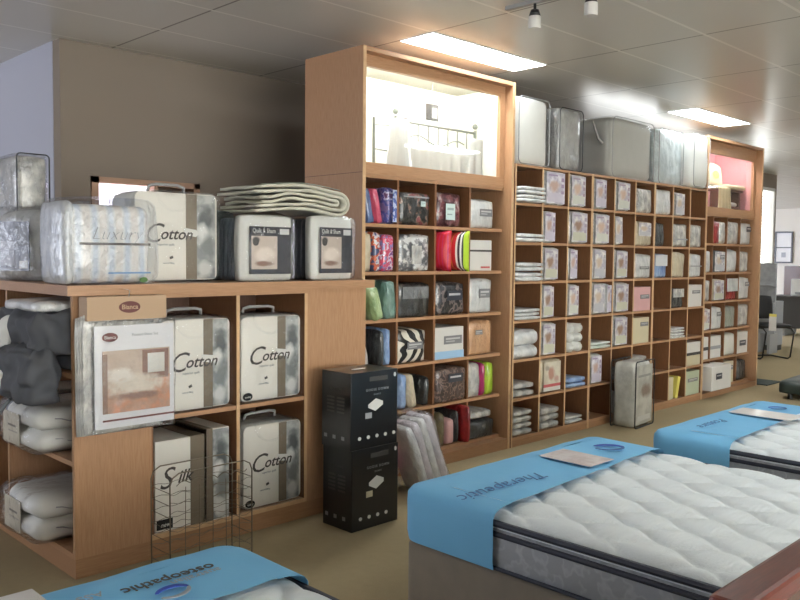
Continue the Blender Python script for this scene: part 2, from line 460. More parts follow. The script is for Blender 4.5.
# inner lining of the cases
white_l = plain('white case lining', hexc(238, 238, 226), .6)
parts_box(cabA, 'case_lining', white_l, .03, 1.512-.03, .545, .557, 1.962, 2.70)
parts_box(cabA, 'case_lining', white_l, .0265, .034, .11, .545, 1.962, 2.70)
parts_box(cabA, 'case_lining', white_l, 1.512-.034, 1.512-.0265, .11, .545, 1.962, 2.70)
strp = pattern('pale pink striped backdrop', [(0, hexc(214, 160, 166)), (.5, hexc(232, 206, 208))], 3.0, kind='wave', mapscale=(0, 0, 6), coat=0, wr=0)
parts_box(cabB, 'case_lining', strp, .0265, .034, .11, .545, 1.912, 2.66)  # side linings added to brighten the inside of this case
parts_box(cabB, 'case_lining', strp, 1.366, 1.3735, .11, .545, 1.912, 2.66)
parts_box(cabB, 'case_lining', strp, .03, 1.37, .545, .557, 1.912, 2.66)
parts_box(cabA, 'case_lining', white_l, .03, 1.482, .11, .545, 2.694, 2.7015)  # white lining added so the top of the case looks blown out
parts_box(cabB, 'case_lining', white_l, .03, 1.37, .11, .545, 2.654, 2.6615)
# fluorescent tube inside case A
tb = bmesh.new(); tube(tb, [(.12, .125, 2.672), (1.39, .125, 2.672)], .013, 10)
obj('lamp_tube', tb, emit('case lamp', (.97, 1, .94, 1), 135), cabA)
tb = bmesh.new(); tube(tb, [(.2, .14, 2.62), (1.2, .14, 2.62)], .012, 8)
obj('lamp_tube', tb, emit('case lamp dim', (1, .93, .93, 1), 110), cabB)
parts_box(cabA, 'panel_joint', M['dark_wood'], -.0006, .0002, .0, .57, 1.958, 1.961)

# pigeonhole wall: three units of three columns
PG0, PGW, PGT, PGP = 4.945, .351, 2.14, .297
PGY, PGD = 3.797, .42
pg_lab = ['pigeonhole shelf unit nearest the lit glass cabinet, seven rows high', 'middle pigeonhole shelf unit of the long wall, the grey zip bag leaning at its foot', 'pigeonhole shelf unit beside the far glass cabinet, several cubbies empty']
for u in range(3):
    t = thing('pigeonhole_shelf', pg_lab[u], 'shelving', (PG0+u*3*PGW, PGY, 0), group='pigeonhole shelf units along the wall')
    W = 3*PGW
    for a, b in ((0, .016), (W-.016, W-.0005)):
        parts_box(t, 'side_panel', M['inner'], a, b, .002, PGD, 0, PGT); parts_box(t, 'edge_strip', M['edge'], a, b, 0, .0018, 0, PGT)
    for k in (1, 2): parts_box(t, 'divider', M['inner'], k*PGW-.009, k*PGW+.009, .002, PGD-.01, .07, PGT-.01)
    for k in (1, 2): parts_box(t, 'edge_strip', M['edge'], k*PGW-.009, k*PGW+.009, 0, .0018, .07, PGT-.01)
    for k in range(8):
        zz = PGT-k*PGP
        parts_box(t, 'shelf', M['woodh'], .016, W-.016, .001, PGD-.01, zz-.018 if k == 0 else zz-.01, zz if k == 0 else zz+.01)
    parts_box(t, 'plinth', M['kick'], .016, W-.016, .003, PGD-.01, 0, .05)
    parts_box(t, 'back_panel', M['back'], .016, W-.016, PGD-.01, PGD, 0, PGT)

# ------------------------------------------------------------------ low counter shelf
CX0, CX1, CY, CD = 1.50, 3.22, 3.542, 1.36
ct = thing('counter_shelf', 'low beech counter with open cubbies in front and bedding piled on top', 'counter', (0, 0, 0))
parts_box(ct, 'countertop', M['woodh'], 1.465, 3.257, CY-.035, CY+CD, 1.260, 1.305)
parts_box(ct, 'side_panel', M['wood'], CX1-.43, CX1, CY, CY+CD-.02, .09, 1.26)
parts_box(ct, 'front_panel', M['wood'], CX0, 1.868, CY, CY+.02, .09, 1.26)
parts_box(ct, 'plinth', M['kick'], CX0+.004, CX1-.004, CY+.006, CY+CD-.03, 0, .088)
parts_box(ct, 'bottom_panel', M['woodh'], 1.50, 2.79, CY+.02, CY+CD-.03, .0885, .112)
parts_box(ct, 'top_rail', M['woodh'], 1.868, 2.79, CY, CY+.45, 1.238, 1.2595)
parts_box(ct, 'bottom_edge', M['edge'], 1.868, 2.79, CY, CY+.0195, .09, .112)
for x in (1.868, 2.337): parts_box(ct, 'divider', M['inner'], x, x+.02, CY+.001 if x > 2 else CY+.021, CY+.46, .112, 1.238)
parts_box(ct, 'divider', M['inner'], 2.772, 2.7895, CY+.001, CY+.46, .112, 1.238)
for x in (2.337, 2.772): parts_box(ct, 'edge_strip', M['edge'], x, x+.0195, CY-.001, CY+.0008, .112, 1.238)
parts_box(ct, 'shelf', M['woodh'], 1.888, 2.772, CY+.003, CY+.46, .655, .677)
parts_box(ct, 'back_panel', M['back'], 1.888, 2.79, CY+.46, CY+.47, .112, 1.26)
# shelves opening on the end that faces the left
parts_box(ct, 'back_panel', M['inner'], 1.848, 1.867, CY+.021, CY+CD-.03, .112, 1.26)
for z in (.905, .515): parts_box(ct, 'end_shelf', M['woodh'], CX0, 1.848, CY+.021, CY+CD-.03, z-.011, z+.011)
parts_box(ct, 'end_divider', M['wood'], CX0, 1.848, CY+.78, CY+.80, .112, 1.26)
parts_box(ct, 'end_divider', M['wood'], CX0, 1.848, CY+CD-.03, CY+CD-.01, .0, 1.26)

# ------------------------------------------------------------------ packs
qcol = [hexc(140, 90, 66), hexc(150, 104, 80), hexc(120, 80, 62)]
def quilt_print(i, base, brown, side, lo):
    return printed('quilt cover insert %s' % 'abcdefgh'[i], base, [
        ('rect', .08, .92, .05, .34, lo), ('blob', .42, .55, .3, .2, brown),
        ('rect', .80, .95, .72, .84, side), ('rect', .80, .95, .52, .64, side), ('rect', .80, .95, .32, .42, side),
        ('rect', .1, .6, .88, .93, side)], nz=(16, .85, hexc(168, 162, 180)))
QP = [quilt_print(0, hexc(222, 220, 226), hexc(190, 160, 148), hexc(150, 130, 160), hexc(198, 192, 206)),
      quilt_print(1, hexc(224, 222, 220), hexc(200, 172, 154), hexc(160, 140, 156), hexc(206, 208, 198)),
      quilt_print(2, hexc(216, 214, 212), hexc(150, 120, 102), hexc(160, 150, 166), hexc(196, 196, 176)),
      quilt_print(3, hexc(228, 226, 222), hexc(200, 180, 160), hexc(170, 170, 180), hexc(190, 190, 196))]
pinkstripe = printed('floral insert with pink band', hexc(212, 206, 190), [('blob', .45, .62, .2, .26, hexc(176, 130, 116)), ('blob', .2, .8, .14, .1, hexc(160, 150, 140)), ('blob', .75, .4, .16, .12, hexc(186, 150, 140)), ('rect', 0, 1, .14, .24, hexc(196, 90, 96)), ('rect', 0, 1, 0, .14, hexc(222, 220, 216))], nz=(12, .5, hexc(180, 168, 150)))
labm = printed('grey product label', hexc(120, 120, 124), [('rect', .1, .9, .55, .75, hexc(190, 190, 190)), ('rect', .1, .6, .25, .4, hexc(170, 170, 172))], nz=(5, 0, (0, 0, 0, 1)), wr=0)
labw = printed('pale product label', hexc(206, 224, 222), [('rect', .15, .85, .6, .75, hexc(150, 170, 170)), ('rect', .15, .7, .3, .38, hexc(150, 170, 170))], nz=(5, 0, (0, 0, 0, 1)), wr=0)
labd = printed('dark product label', hexc(50, 54, 66), [('rect', .12, .88, .5, .72, hexc(180, 180, 184))], nz=(5, 0, (0, 0, 0, 1)), wr=0)
SEED = [0]
def pack(label, x0, x1, yf, z, h, d=.26, m='silverwrap', insert=None, lab=None, lean=0, yaw=0, tilt=0, group=None, name='bedding_pack', cat='bedding pack', hard=False, rad=.02, puff=.008, labmat=None, ribbon=None, ins=(.06, .94, .05, .95)):
    """one wrapped pack; front at y=yf. lean: turned about the front axis; tilt: tipped back"""
    SEED[0] += 1; s = SEED[0]
    w = x1-x0
    t = thing(name, label, cat, ((x0+x1)/2, yf+d/2, z), (tilt, lean, yaw), group)
    mm = M[m] if isinstance(m, str) else m
    nm = 'carton' if hard else 'wrapper'
    if hard:
        bm = box(-w/2, w/2, -d/2, d/2, 0, h, .004)
        obj(nm, bm, mm, t)
    else:
        obj(nm, soft(w, d, h, rad, puff, .006, 7, s, 9), mm, t, True)
    yy = -d/2-(.0015 if hard else puff+.0065)
    if not hard and lab: lab = (.1+.8*lab[0], .1+.8*lab[1], lab[2], lab[3])
    if not hard: ins = (.04+.92*ins[0], .04+.92*ins[1], ins[2], ins[3])
    if insert is not None:
        a, b, c, e = ins
        obj('insert_card', box(-w/2+a*w, -w/2+b*w, yy-.002, yy, c*h, e*h), insert, t)
    if lab:
        a, b, c, e = lab
        obj('product_label', box(-w/2+a*w, -w/2+b*w, yy-.0045, yy-.0025, c*h, e*h), labmat or labm, t)
    if ribbon:
        c, e, mt = ribbon
        obj('band', box(-w/2-.001, w/2+.001, yy-.002, d/2+.001, c*h, e*h) if hard else box(-w*.42, w*.42, yy-.002, yy+.001, c*h, e*h), mt, t)
    return t

ORD = ['first', 'second', 'third', 'fourth', 'fifth', 'sixth', 'seventh', 'eighth', 'ninth']
ROW = ['top row', 'second row', 'third row', 'fourth row', 'fifth row', 'sixth row', 'bottom row']
GP = 'wrapped bedding packs standing in the pigeonhole shelves'
GF = 'folded linen lying flat in the pigeonhole shelves'

def flat(label, cx, yf, z, w=.3, d=.3, h=.05, m='whitewrap', group=None, layers=2, yaw=0, name='folded_sheet', cat='folded linen'):
    """a flat wrapped set of linen with its folds showing at the front"""
    SEED[0] += 1; s = SEED[0]
    bm = bmesh.new()
    for k in range(layers):
        lh = h/layers
        b = soft(w-.006*(k % 2), d-.008*(k % 2), lh*1.02, lh*.48, .002, .004, 5, s+k*.37, 7, z0=k*lh*.99)
        me = bpy.data.meshes.new('x'); b.to_mesh(me); b.free(); bm.from_mesh(me); bpy.data.meshes.remove(me)
    o = obj(name, bm, M[m] if isinstance(m, str) else m, None, True, (cx, yf+d/2, z), (0, 0, yaw))
    return tag(o, label, cat, group)

def cell(c, r): # interior left x, right x, floor z
    return PG0+(c-1)*PGW+.012, PG0+c*PGW-.012, PGT-r*PGP+.011
YF = PGY+.012
def P(c, r, a, b, hf, look, **k):
    x0, x1, z = cell(c, r); w = x1-x0
    pack('%s in the %s pigeonhole column, %s' % (look, ORD[c-1], ROW[r-1]), x0+a*w, x0+b*w, YF+k.pop('dy', 0), z, hf*.272, group=GP, **k)
def FL(c, r, n, look, each=.05, gap=.004, w=.3, d=.3, dy=-.02, m='whitewrap', cxo=0, layers=2):
    x0, x1, z = cell(c, r)
    names = {1: [''], 2: [', lower of two', ', upper of two'], 3: [', bottom of three', ', middle of three', ', top of three'], 4: [', bottom of four', ', second from bottom of four', ', third from bottom of four', ', top of four']}[n]
    for k in range(n):
        flat('%s in the %s pigeonhole column, %s%s' % (look, ORD[c-1], ROW[r-1], names[k]), (x0+x1)/2+cxo+(.006 if k % 2 else -.004), YF+dy+(.008 if k % 2 else 0), z+k*(each+gap)+.001, w, d, each, m, GF, layers, yaw=random.uniform(-.03, .03))
# row 1
FL(1, 1, 2, 'white folded sheet set', .06, d=.36, dy=-.07)
P(2, 1, .0, .93, .99, 'lilac white quilt cover pack filling its cubby', insert=QP[0])
P(3, 1, .0, .76, .97, 'quilt cover pack with pale green border', insert=QP[1])
P(4, 1, .03, .66, .95, 'narrow lilac quilt cover pack', insert=QP[0])
P(5, 1, .03, .78, .95, 'shiny quilt cover pack with brown picture', insert=QP[1], m='silverwrap')
P(6, 1, .03, .92, .80, 'crumpled silver white pack')
P(7, 1, .06, .97, .86, 'wide creased white pack', m='whitewrap')
P(8, 1, .03, .70, .82, 'creased pack with pale print', insert=QP[3])
# row 2
FL(1, 2, 1, 'single white folded sheet set', .066, d=.36, dy=-.07)
P(2, 2, .0, .52, .92, 'narrow lilac white pack', insert=QP[0])
P(3, 2, .03, .88, .97, 'quilt cover pack showing a brown bed picture', insert=QP[2], m='silverwrap')
P(4, 2, .03, .84, .96, 'white quilt cover pack with faint flowers', insert=QP[1])
P(5, 2, .0, .42, .93, 'slim leaning white pack', insert=QP[3], lean=-.05)
P(6, 2, .02, .95, .80, 'crumpled beige and white pack', m='creamwrap', insert=QP[3], ins=(.1, .9, .4, .95))
P(7, 2, .03, .62, .80, 'dark shiny pack', m='darkwrap')
P(8, 2, .02, .96, .80, 'white over grey striped pack', m='silverwrap', ribbon=(.3, .36, M['lgrey']))
P(9, 2, .02, .82, .82, 'crinkled silver pack', m='silverwrap')
# row 3
FL(1, 3, 2, 'white folded sheet set', .066, gap=.010, d=.35, dy=-.06)
P(2, 3, .0, .68, .96, 'lilac pack with a small brown photograph', insert=QP[2])
P(3, 3, .03, .42, .95, 'slim quilt cover pack with dark squares', insert=QP[0])
P(4, 3, .03, .70, .95, 'white pack with a shiny diagonal crease', insert=QP[3], m='whitewrap')
P(5, 3, .03, .72, .93, 'shiny pack with a round brown picture', insert=QP[2], m='silverwrap')
P(6, 3, .05, .95, .80, 'white blanket pack with grey label', m='whitewrap', lab=(.15, .85, .38, .5))
P(7, 3, .0, .80, .82, 'pack, white above and pale blue below,', m='pbluewrap', insert=plain('white card', hexc(216, 220, 226), .4, coat=.6), ins=(.03, .97, .5, .97))
P(8, 3, .0, .82, .90, 'pleated cream pack leaning over', m='creamwrap', lean=.07)
P(9, 3, .0, .86, .84, 'white pack with three ribbed bands', m='whitewrap', ribbon=(.45, .5, M['lgrey']))
# row 4
FL(1, 4, 1, 'low white folded sheet set', .088, d=.32, dy=-.03, layers=3)
P(2, 4, .0, .52, .96, 'narrow lilac pack with brown photograph', insert=QP[2])
P(3, 4, .0, .52, .96, 'narrow pack with a pale quilt picture', insert=QP[1])
P(4, 4, .03, .68, .97, 'very shiny white pack', insert=QP[3], m='silverwrap')
P(4, 4, .72, .98, .95, 'slim white pack standing beside the shiny one', m='whitewrap', insert=QP[0])
P(5, 4, .03, .82, .96, 'shiny pack with brown picture over pale green', insert=QP[2], m='silverwrap')
P(6, 4, .03, .97, .80, 'pale pink carton with grey label', m='pinkwrap', hard=True, lab=(.38, .9, .5, .68))
P(8, 4, .03, .80, .70, 'pack, shiny silver above and charcoal below,', m='darkwrap', insert=M['silverwrap'], ins=(.02, .98, .55, .98))
P(9, 4, .02, .95, .80, 'white carton with grey label', m='cartonw', hard=True, lab=(.3, .85, .6, .75))
# row 5
x0, x1, z = cell(1, 5)
for k, w in enumerate(('lower', 'upper')):
    t = thing('wrapped_pillow', 'puffy white wrapped pillow in the first pigeonhole column, fifth row, %s of two' % w, 'pillow', ((x0+x1)/2, YF+.12, z+.001+k*.1), group='puffy pillows in the first column')
    obj('pillow', soft(.315, .28, .095+.02*k, .045, .01, .008, 8, 50+k, 8), M['whitewrap'], t, True)
P(2, 5, .0, .62, .96, 'lilac pack with dark brown photograph', insert=QP[2])
x0, x1, z = cell(3, 5)
tw = M['white']
names3 = ['bottom', 'middle', 'top']
for i in range(2):
    for k in range(3):
        bm = bmesh.new()
        cx, cz, R = x0+.075+i*.125, z+.039+k*.078, .0385
        prof = []
        for q in range(34):
            a = q*.55; rr = R*(1-q/44)
            prof.append((rr*math.cos(a+1.2), rr*math.sin(a+1.2)))
        b = bmesh.new()
        bmesh.ops.create_cone(b, cap_ends=True, segments=20, radius1=R, radius2=R, depth=.26, matrix=Matrix.Rotation(PI/2, 4, 'X'))
        for v in b.verts: v.co += noise.noise_vector(v.co*12+Vector((i, k, 0)))*.003; v.co.x *= 1.45
        bmesh.ops.bevel(b, geom=[e for e in b.edges if len(e.link_faces) == 2 and abs(e.verts[0].co.y-e.verts[1].co.y) < .01], offset=.012, segments=2, affect='EDGES')
        b.verts.ensure_lookup_table()
        me = bpy.data.meshes.new('x'); b.to_mesh(me); b.free(); bm.from_mesh(me)
        tube(bm, [(x*1.4, -.131, zz) for x, zz in prof], .0022, 4)
        o = obj('rolled_towel', bm, tw, None, True, (cx, YF+.13, cz))
        tag(o, 'rolled white towel in the third pigeonhole column, %s of the %s stack' % (names3[k], ('nearer', 'farther')[i]), 'towel', 'rolled white towels')
FL(4, 5, 1, 'pale green and white folded linen', .06, m=wrapped('wrapped pale green linen', hexc(196, 208, 196), hexc(220, 224, 222)), w=.31)
P(5, 5, .03, .80, .97, 'pack with a dark brown picture on pale green', insert=QP[2])
P(6, 5, .02, .93, .86, 'cream white carton with grey label', m='cartonc', hard=True, lab=(.45, .92, .66, .82))
FL(8, 5, 2, 'small flat white pack', .05, w=.26, d=.22, m='whitewrap')
# row 6
FL(1, 6, 2, 'flat greyish white sheet set', .048, w=.27, dy=.0, gap=.01, cxo=.0, m='silverwrap', layers=1)
P(2, 6, .04, .90, .95, 'floral pack with a pink band', insert=pinkstripe, m='creamwrap')
FL(3, 6, 1, 'low pale blue wrapped set', .085, m='pbluewrap', w=.26, d=.24)
P(4, 6, .0, .60, .93, 'grey and lilac pack', insert=QP[0])
FL(5, 6, 1, 'grey wrapped bundle', .09, m='greywrap', w=.26, d=.24)
FL(6, 6, 2, 'white wrapped sheet set', .085, w=.28, d=.25, dy=.0)
x0, x1, z = cell(9, 6)
pack('cream carton in the ninth pigeonhole column, sixth row, lower of two', x0+.01, x1-.01, YF, z, .1, m='cartonc', hard=True, group=GP)
pack('white carton with a dark strip in the ninth pigeonhole column, sixth row, upper of two', x0+.01, x1-.01, YF, z+.101, .135, m='cartonw', hard=True, ribbon=(.02, .22, M['dgrey']), group=GP)
# row 7
FL(1, 7, 4, 'flat cream sheet set', .043, w=.25, dy=.0, gap=.006, cxo=-.01, m='silverwrap', layers=1)
FL(2, 7, 3, 'flat cream sheet set', .055, w=.27, dy=.0, gap=.003, m='silverwrap', layers=1)
FL(3, 7, 2, 'thin flat sheet set', .026, w=.24, dy=.0, gap=.003, m='whitewrap', layers=1)
P(5, 7, .12, .30, .70, 'slim white pack leaning', m='whitewrap', lean=.16)
P(8, 7, .03, .34, .80, 'narrow cream upright pack', m='cartonc', hard=True)
P(8, 7, .46, .62, .80, 'narrow pale yellow carton leaning', m='yellowW', hard=True, lean=.27, d=.22)
P(9, 7, .03, .95, .88, 'pale green carton', m='cartong', hard=True, lab=(.15, .85, .55, .7))

# ------------------------------------------------------------------ cabinet A cubbies
GA = 'packs in the cubbies under the lit glass case'
def cellA(c, r):
    x = A0+.03+(c-1)*cwA+.012
    return x, x+cwA-.024, 1.95-r*.31+.012
YA = 3.80+.083+.012
RA = ['top row', 'second row', 'third row', 'fourth row', 'fifth row', 'lowest row']
CA = ['first', 'second', 'third', 'fourth']
def PA(c, r, a, b, hf, look, **k):
    x0, x1, z = cellA(c, r); w = x1-x0
    return pack('%s, %s column and %s under the lit case' % (look, CA[c-1], RA[r-1]), x0+a*w, x0+b*w, YA+k.pop('dy', 0), z, hf*.286, group=GA, **k)
PA(1, 1, .08, .25, .78, 'denim blue leaning pack', m='bluewrap', rad=.012, lean=-.2, d=.24)
PA(1, 1, .28, .46, .78, 'grey blue leaning pack', m='bluewrap', rad=.012, lean=-.22, d=.24)
PA(1, 1, .52, .68, .80, 'rose pink leaning pack', m='roseW', rad=.012, lean=-.24, d=.24)
PA(1, 1, .74, .86, .80, 'purple patterned pack', m='lilac_pat', d=.24)
PA(1, 1, .87, 1.0, .82, 'blue and white floral pack', m='lilac_pat', d=.24, insert=pattern('blue floral print', [(0, hexc(90, 110, 180)), (.5, hexc(190, 200, 225))], 30))
PA(2, 1, .04, .90, .76, 'clear pack of dark floral bedding', m='darkfloral', lab=(.66, .86, .58, .74), labmat=labw, ribbon=(.84, .88, M['lgrey']))
PA(3, 1, .03, .78, .82, 'maroon floral pack with pale blue card', m='maroonfloral', lab=(.25, .72, .2, .68), labmat=labw)
PA(4, 1, .0, .80, .72, 'white pillow pack with grey label', m='whitewrap', lab=(.3, .95, .42, .68))
x0, x1, z = cellA(4, 1)
PA(1, 2, .05, .38, .86, 'beige pack', m='creamwrap', d=.24)
PA(1, 2, .42, .62, .88, 'orange and navy patterned pack', m='multi_pat', d=.24)
PA(1, 2, .66, .98, .84, 'red and violet patterned pack', m='red_pat', d=.24)
PA(2, 2, .03, .90, .86, 'grey leaf patterned pack', m='greyfloral', insert=M['silverwrap'], ins=(.35, .7, .2, .7))
PA(4, 2, .0, .75, .78, 'white carton with dark band', m='cartonw', hard=True, ribbon=(.62, .68, M['dgrey']), lab=(.5, .9, .08, .14), labmat=plain('red print', hexc(190, 90, 90), .5))
PA(1, 3, .38, .62, .78, 'leaf green leaning pack', m='greenW', lean=-.32, d=.24, dy=-.05)
PA(1, 3, .72, .98, .86, 'sea green pack', m='tealW', lean=-.06, d=.24, dy=-.03)
PA(2, 3, .03, .92, .80, 'shiny charcoal pack', m='darkwrap', insert=M['greywrap'], ins=(.05, .95, .55, .9))
PA(3, 3, .02, .92, .80, 'black and taupe floral pack', m='blackfloral', lab=(.3, .95, .45, .75), labmat=labd)
PA(4, 3, .0, .78, .86, 'pale grey pack with grey label', m='whitewrap', lab=(.35, .92, .45, .72))
PA(1, 4, .18, .36, .70, 'slim white pack', m='silverwrap', lean=-.22, d=.24)
PA(1, 4, .60, .74, .80, 'charcoal upright pack', m='darkwrap', d=.24)
PA(1, 4, .76, .92, .84, 'pale blue upright pack', m='pbluewrap', d=.24)
PA(2, 4, .0, .82, .78, 'zebra striped pack with grey label', m='zebra', lab=(.25, .92, .42, .64))
PA(3, 4, .02, .92, .78, 'white and blue carton', m='cartonw', hard=True, ribbon=(0, .24, plain('sky blue print', hexc(150, 184, 214), .5)), lab=(.3, .92, .46, .72))
x0, x1, z = cellA(4, 4)
t = PA(4, 4, .0, .82, .88, 'tan blanket pack slumping to one side', m='tanwrap', lab=(.15, .6, .6, .74))
for v in t.children[0].data.vertices: v.co.x += (.0 if v.co.x < 0 else -.16*(v.co.z/.25)*(v.co.x/.12))
PA(2, 5, .1, .3, .82, 'white upright pack', m='pbluewrap', d=.24)
PA(2, 5, .42, .62, .80, 'cream leaning pack', m='creamwrap', lean=-.2, d=.24)
PA(2, 5, .8, .95, .7, 'charcoal upright pack', m='darkwrap', d=.24)
PA(3, 5, .02, .95, .84, 'brown swirl patterned pack', m='brownfloral', lab=(.3, .9, .6, .85), labmat=labd, dy=-.02)
PA(4, 5, .02, .42, .86, 'pale green and white pack', m='silverwrap', d=.24)
PA(4, 5, .46, .60, .84, 'magenta pack', m='magW', d=.24)
PA(4, 5, .64, .88, .84, 'lime green pack', m='limeW', d=.24)
for i, (a, b, h, m, nm) in enumerate(((.0, .14, .7, 'oliveW', 'short olive pack'), (.16, .36, .8, 'oliveW', 'taller olive pack'), (.42, .66, .62, 'pinkwrap', 'pale pink box pack'), (.7, .82, .8, 'darkwrap', 'charcoal pack'))):
    PA(3, 6, a, b, h, nm, m=m, d=.24)
PA(3, 6, .88, .99, .92, 'slim red pack', m='redW', d=.28, dy=-.06)
t = PA(4, 6, .05, .85, .46, 'clear wrapped dark bundle', m='darkwrap', dy=-.02)
t = PA(4, 6, .10, .80, .2, 'silver bundle atop the dark one', m='silverwrap', dy=-.01, name='bedding_pack')
t.location.z += .46*.286+.012
PA(2, 6, .2, .5, .8, 'grey upright pack', m='greywrap', d=.24)
# two cushions bulging out of the second row
def cushion(name_label, cx, w, h, d, mats, yaw, zc, cy=3.9):
    bm = bmesh.new(); bmesh.ops.create_grid(bm, x_segments=14, y_segments=14, size=1)
    top = list(bm.verts)
    for v in top:
        x, y = v.co.x, v.co.y
        t_ = max(0, (1-x*x)*(1-y*y))**.45
        k = 1-.10*(1-abs(x))*(abs(y) > .01)*abs(y)**2
        v.co = Vector((x*w/2*(1-.08*(1-y*y)), -d/2*t_-.002, y*h/2*(1-.08*(1-x*x))))
    geo = bmesh.ops.duplicate(bm, geom=bm.faces[:])
    for e in geo['geom']:
        if isinstance(e, bmesh.types.BMVert): e.co.y = -e.co.y
    bmesh.ops.remove_doubles(bm, verts=bm.verts[:], dist=.004)
    bmesh.ops.recalc_face_normals(bm, faces=bm.faces[:])
    t = thing('cushion', name_label, 'cushion', (cx, cy, zc), (0, 0, yaw), 'bright cushions under the lit case')
    obj('cover', bm, mats, t, True)
    # piped edge
    pts = []
    for (x, y) in [(-1+2*k/10, -1) for k in range(10)]+[(1, -1+2*k/10) for k in range(10)]+[(1-2*k/10, 1) for k in range(10)]+[(-1, 1-2*k/10) for k in range(10)]:
        pts.append((x*w/2*(1-.08*(1-y*y)), 0, y*h/2*(1-.08*(1-x*x))))
    b = bmesh.new(); tube(b, pts, .004, 5, True)
    obj('piping', b, mats, t, True)
    return t
redc = pattern('red stripe weave', [(0, hexc(196, 24, 44)), (.55, hexc(214, 44, 50)), (.8, hexc(190, 40, 90))], 4, kind='wave', mapscale=(3, 3, 0), coat=0, wr=.15)
def stripec():
    t = NT('bold stripes'); sp = t.n('ShaderNodeSeparateXYZ'); t.l(t.coord('Generated'), sp.inputs[0])
    c = t.ramp(sp.outputs[0], [(0, hexc(200, 30, 40)), (.52, hexc(214, 70, 44)), (.6, hexc(228, 120, 60)), (.64, hexc(200, 30, 40)), (.74, hexc(238, 232, 224)), (.79, hexc(60, 40, 50)), (.84, hexc(240, 240, 235)), (.88, hexc(60, 70, 60)), (.91, hexc(176, 206, 50))], 'CONSTANT')
    return t.set(c, .7)
zc2 = 1.95-2*.31+.011
cushion('plump red striped cushion bulging from a cubby', 4.235, .27, .28, .125, redc, -1.5, zc2+.14, 3.935)
cushion('cushion with bold red, white, black and lime stripes', 4.415, .27, .28, .17, stripec(), -1.42, zc2+.14, 3.935)

# ------------------------------------------------------------------ cabinet B cubbies
GB = 'packs in the cubbies of the far cabinet'
def PB(c, r, a, b, hf, look, **k):
    x0 = B0+.03+(c-1)*cwB+.012; x1 = x0+cwB-.024; z = 1.90-r*.306+.012; w = x1-x0
    return pack('%s, %s column and %s of the far cabinet' % (look, CA[c-1], RA[r-1]), x0+a*w, x0+b*w, YA+k.pop('dy', 0), z, hf*.28, group=GB, **k)
PB(2, 1, .0, .5, .86, 'red pack', m='redW'); PB(2, 1, .52, 1, .84, 'white pack beside the red one', m='silverwrap')
PB(3, 1, .02, .98, .86, 'silvery pack', m='silverwrap'); PB(4, 1, .02, .95, .84, 'white pack with dark label', m='whitewrap', lab=(.45, .95, .6, .85), labmat=labd)
PB(1, 2, .3, .98, .8, 'narrow white pack', m='whitewrap'); PB(2, 2, .02, .98, .82, 'pale grey pack with label', m='greywrap', insert=QP[3], lab=(.5, .95, .6, .8))
PB(3, 2, .02, .9, .84, 'puffy white pack', m='whitewrap', puff=.02); PB(4, 2, .02, .8, .8, 'grey pack', m='silverwrap')
PB(1, 3, .3, .98, .8, 'grey silver pack', m='silverwrap'); PB(2, 3, .02, .98, .82, 'olive grey pack', m='creamwrap', insert=QP[2])
PB(3, 3, .02, .98, .84, 'pack, white above and crimson below,', m='redW', insert=M['whitewrap'], ins=(.0, 1, .4, 1)); PB(4, 3, .02, .95, .86, 'white pack with grey label', m='whitewrap', lab=(.5, .95, .6, .8))
PB(1, 4, .3, .98, .84, 'white pack with brown picture', insert=QP[1]); PB(2, 4, .02, .88, .84, 'white pack with grey label', m='whitewrap', lab=(.4, .9, .6, .8))
PB(3, 4, .02, .9, .84, 'dull grey green pack', m=wrapped('wrapped grey green bedding', hexc(150, 156, 146), hexc(130, 136, 130))); PB(4, 4, .02, .95, .86, 'white shiny pack', m='silverwrap')
PB(1, 5, .3, .98, .84, 'white carton with dark band', m='cartonw', hard=True, ribbon=(.4, .55, M['dgrey'])); PB(2, 5, .02, .88, .84, 'white carton with grey band', m='cartonw', hard=True, ribbon=(.4, .55, M['lgrey']))
PB(3, 5, .02, .95, .84, 'pale striped pack', m=pattern('pale stripe print', [(0, hexc(222, 222, 216)), (.5, hexc(196, 202, 200))], 5, kind='wave', mapscale=(0, 0, 4))); PB(4, 5, .02, .98, .86, 'white carton with dark oval mark', m='cartonw', hard=True, lab=(.25, .8, .35, .6), labmat=labd)
PB(3, 6, .02, .9, .84, 'cream carton with grey label', m='cartonc', hard=True, lab=(.5, .92, .6, .8)); PB(4, 6, .2, .9, .78, 'dark green shiny pack', m='darkwrap')
x0 = B0+.03+.09; x1 = B0+.03+2*cwB-.03
pack('large white carton with grey labels standing out of the lowest row of the far cabinet', 8.17, 8.63, 3.72, .085, .25, d=.2, m='cartonw', hard=True, lab=(.2, .5, .45, .7), labmat=labd, group=GB)

# ------------------------------------------------------------------ inside the lit cases
hb = thing('iron_bedstead', 'pale iron bedstead with slim bars draped in white cloth inside the lit glass case', 'bed', (.11, .12, 0))
xs = (3.67, 3.90, 4.745)
for x in (3.67,):
    obj('post', T([(x, 3.97, 1.963), (x, 3.97, 2.37)], r=.011, seg=8), M['iron'], hb)
for x, z in ((3.90, 2.44), (4.745, 2.43)):
    b = T([(x, 4.0, 1.963), (x, 4.0, z-.03)], r=.012, seg=8); bmesh.ops.create_uvsphere(b, u_segments=10, v_segments=8, radius=.022, matrix=Matrix.Translation((x, 4.0, z)))
    obj('post', b, M['iron'], hb, True)
obj('top_rail', T([(3.90, 4.0, 2.38), (4.745, 4.0, 2.38)], r=.009, seg=8), M['iron'], hb)
obj('scroll_rail', T([(4.02+.06*k, 4.0, 2.27+.03*math.sin(k*.9)) for k in range(11)], r=.005), M['iron'], hb)
for k in range(7):
    x = 4.02+k*.105
    obj('bar', T([(x, 4.0, 1.963), (x, 4.0, 2.37)], r=.005), M['iron'], hb)
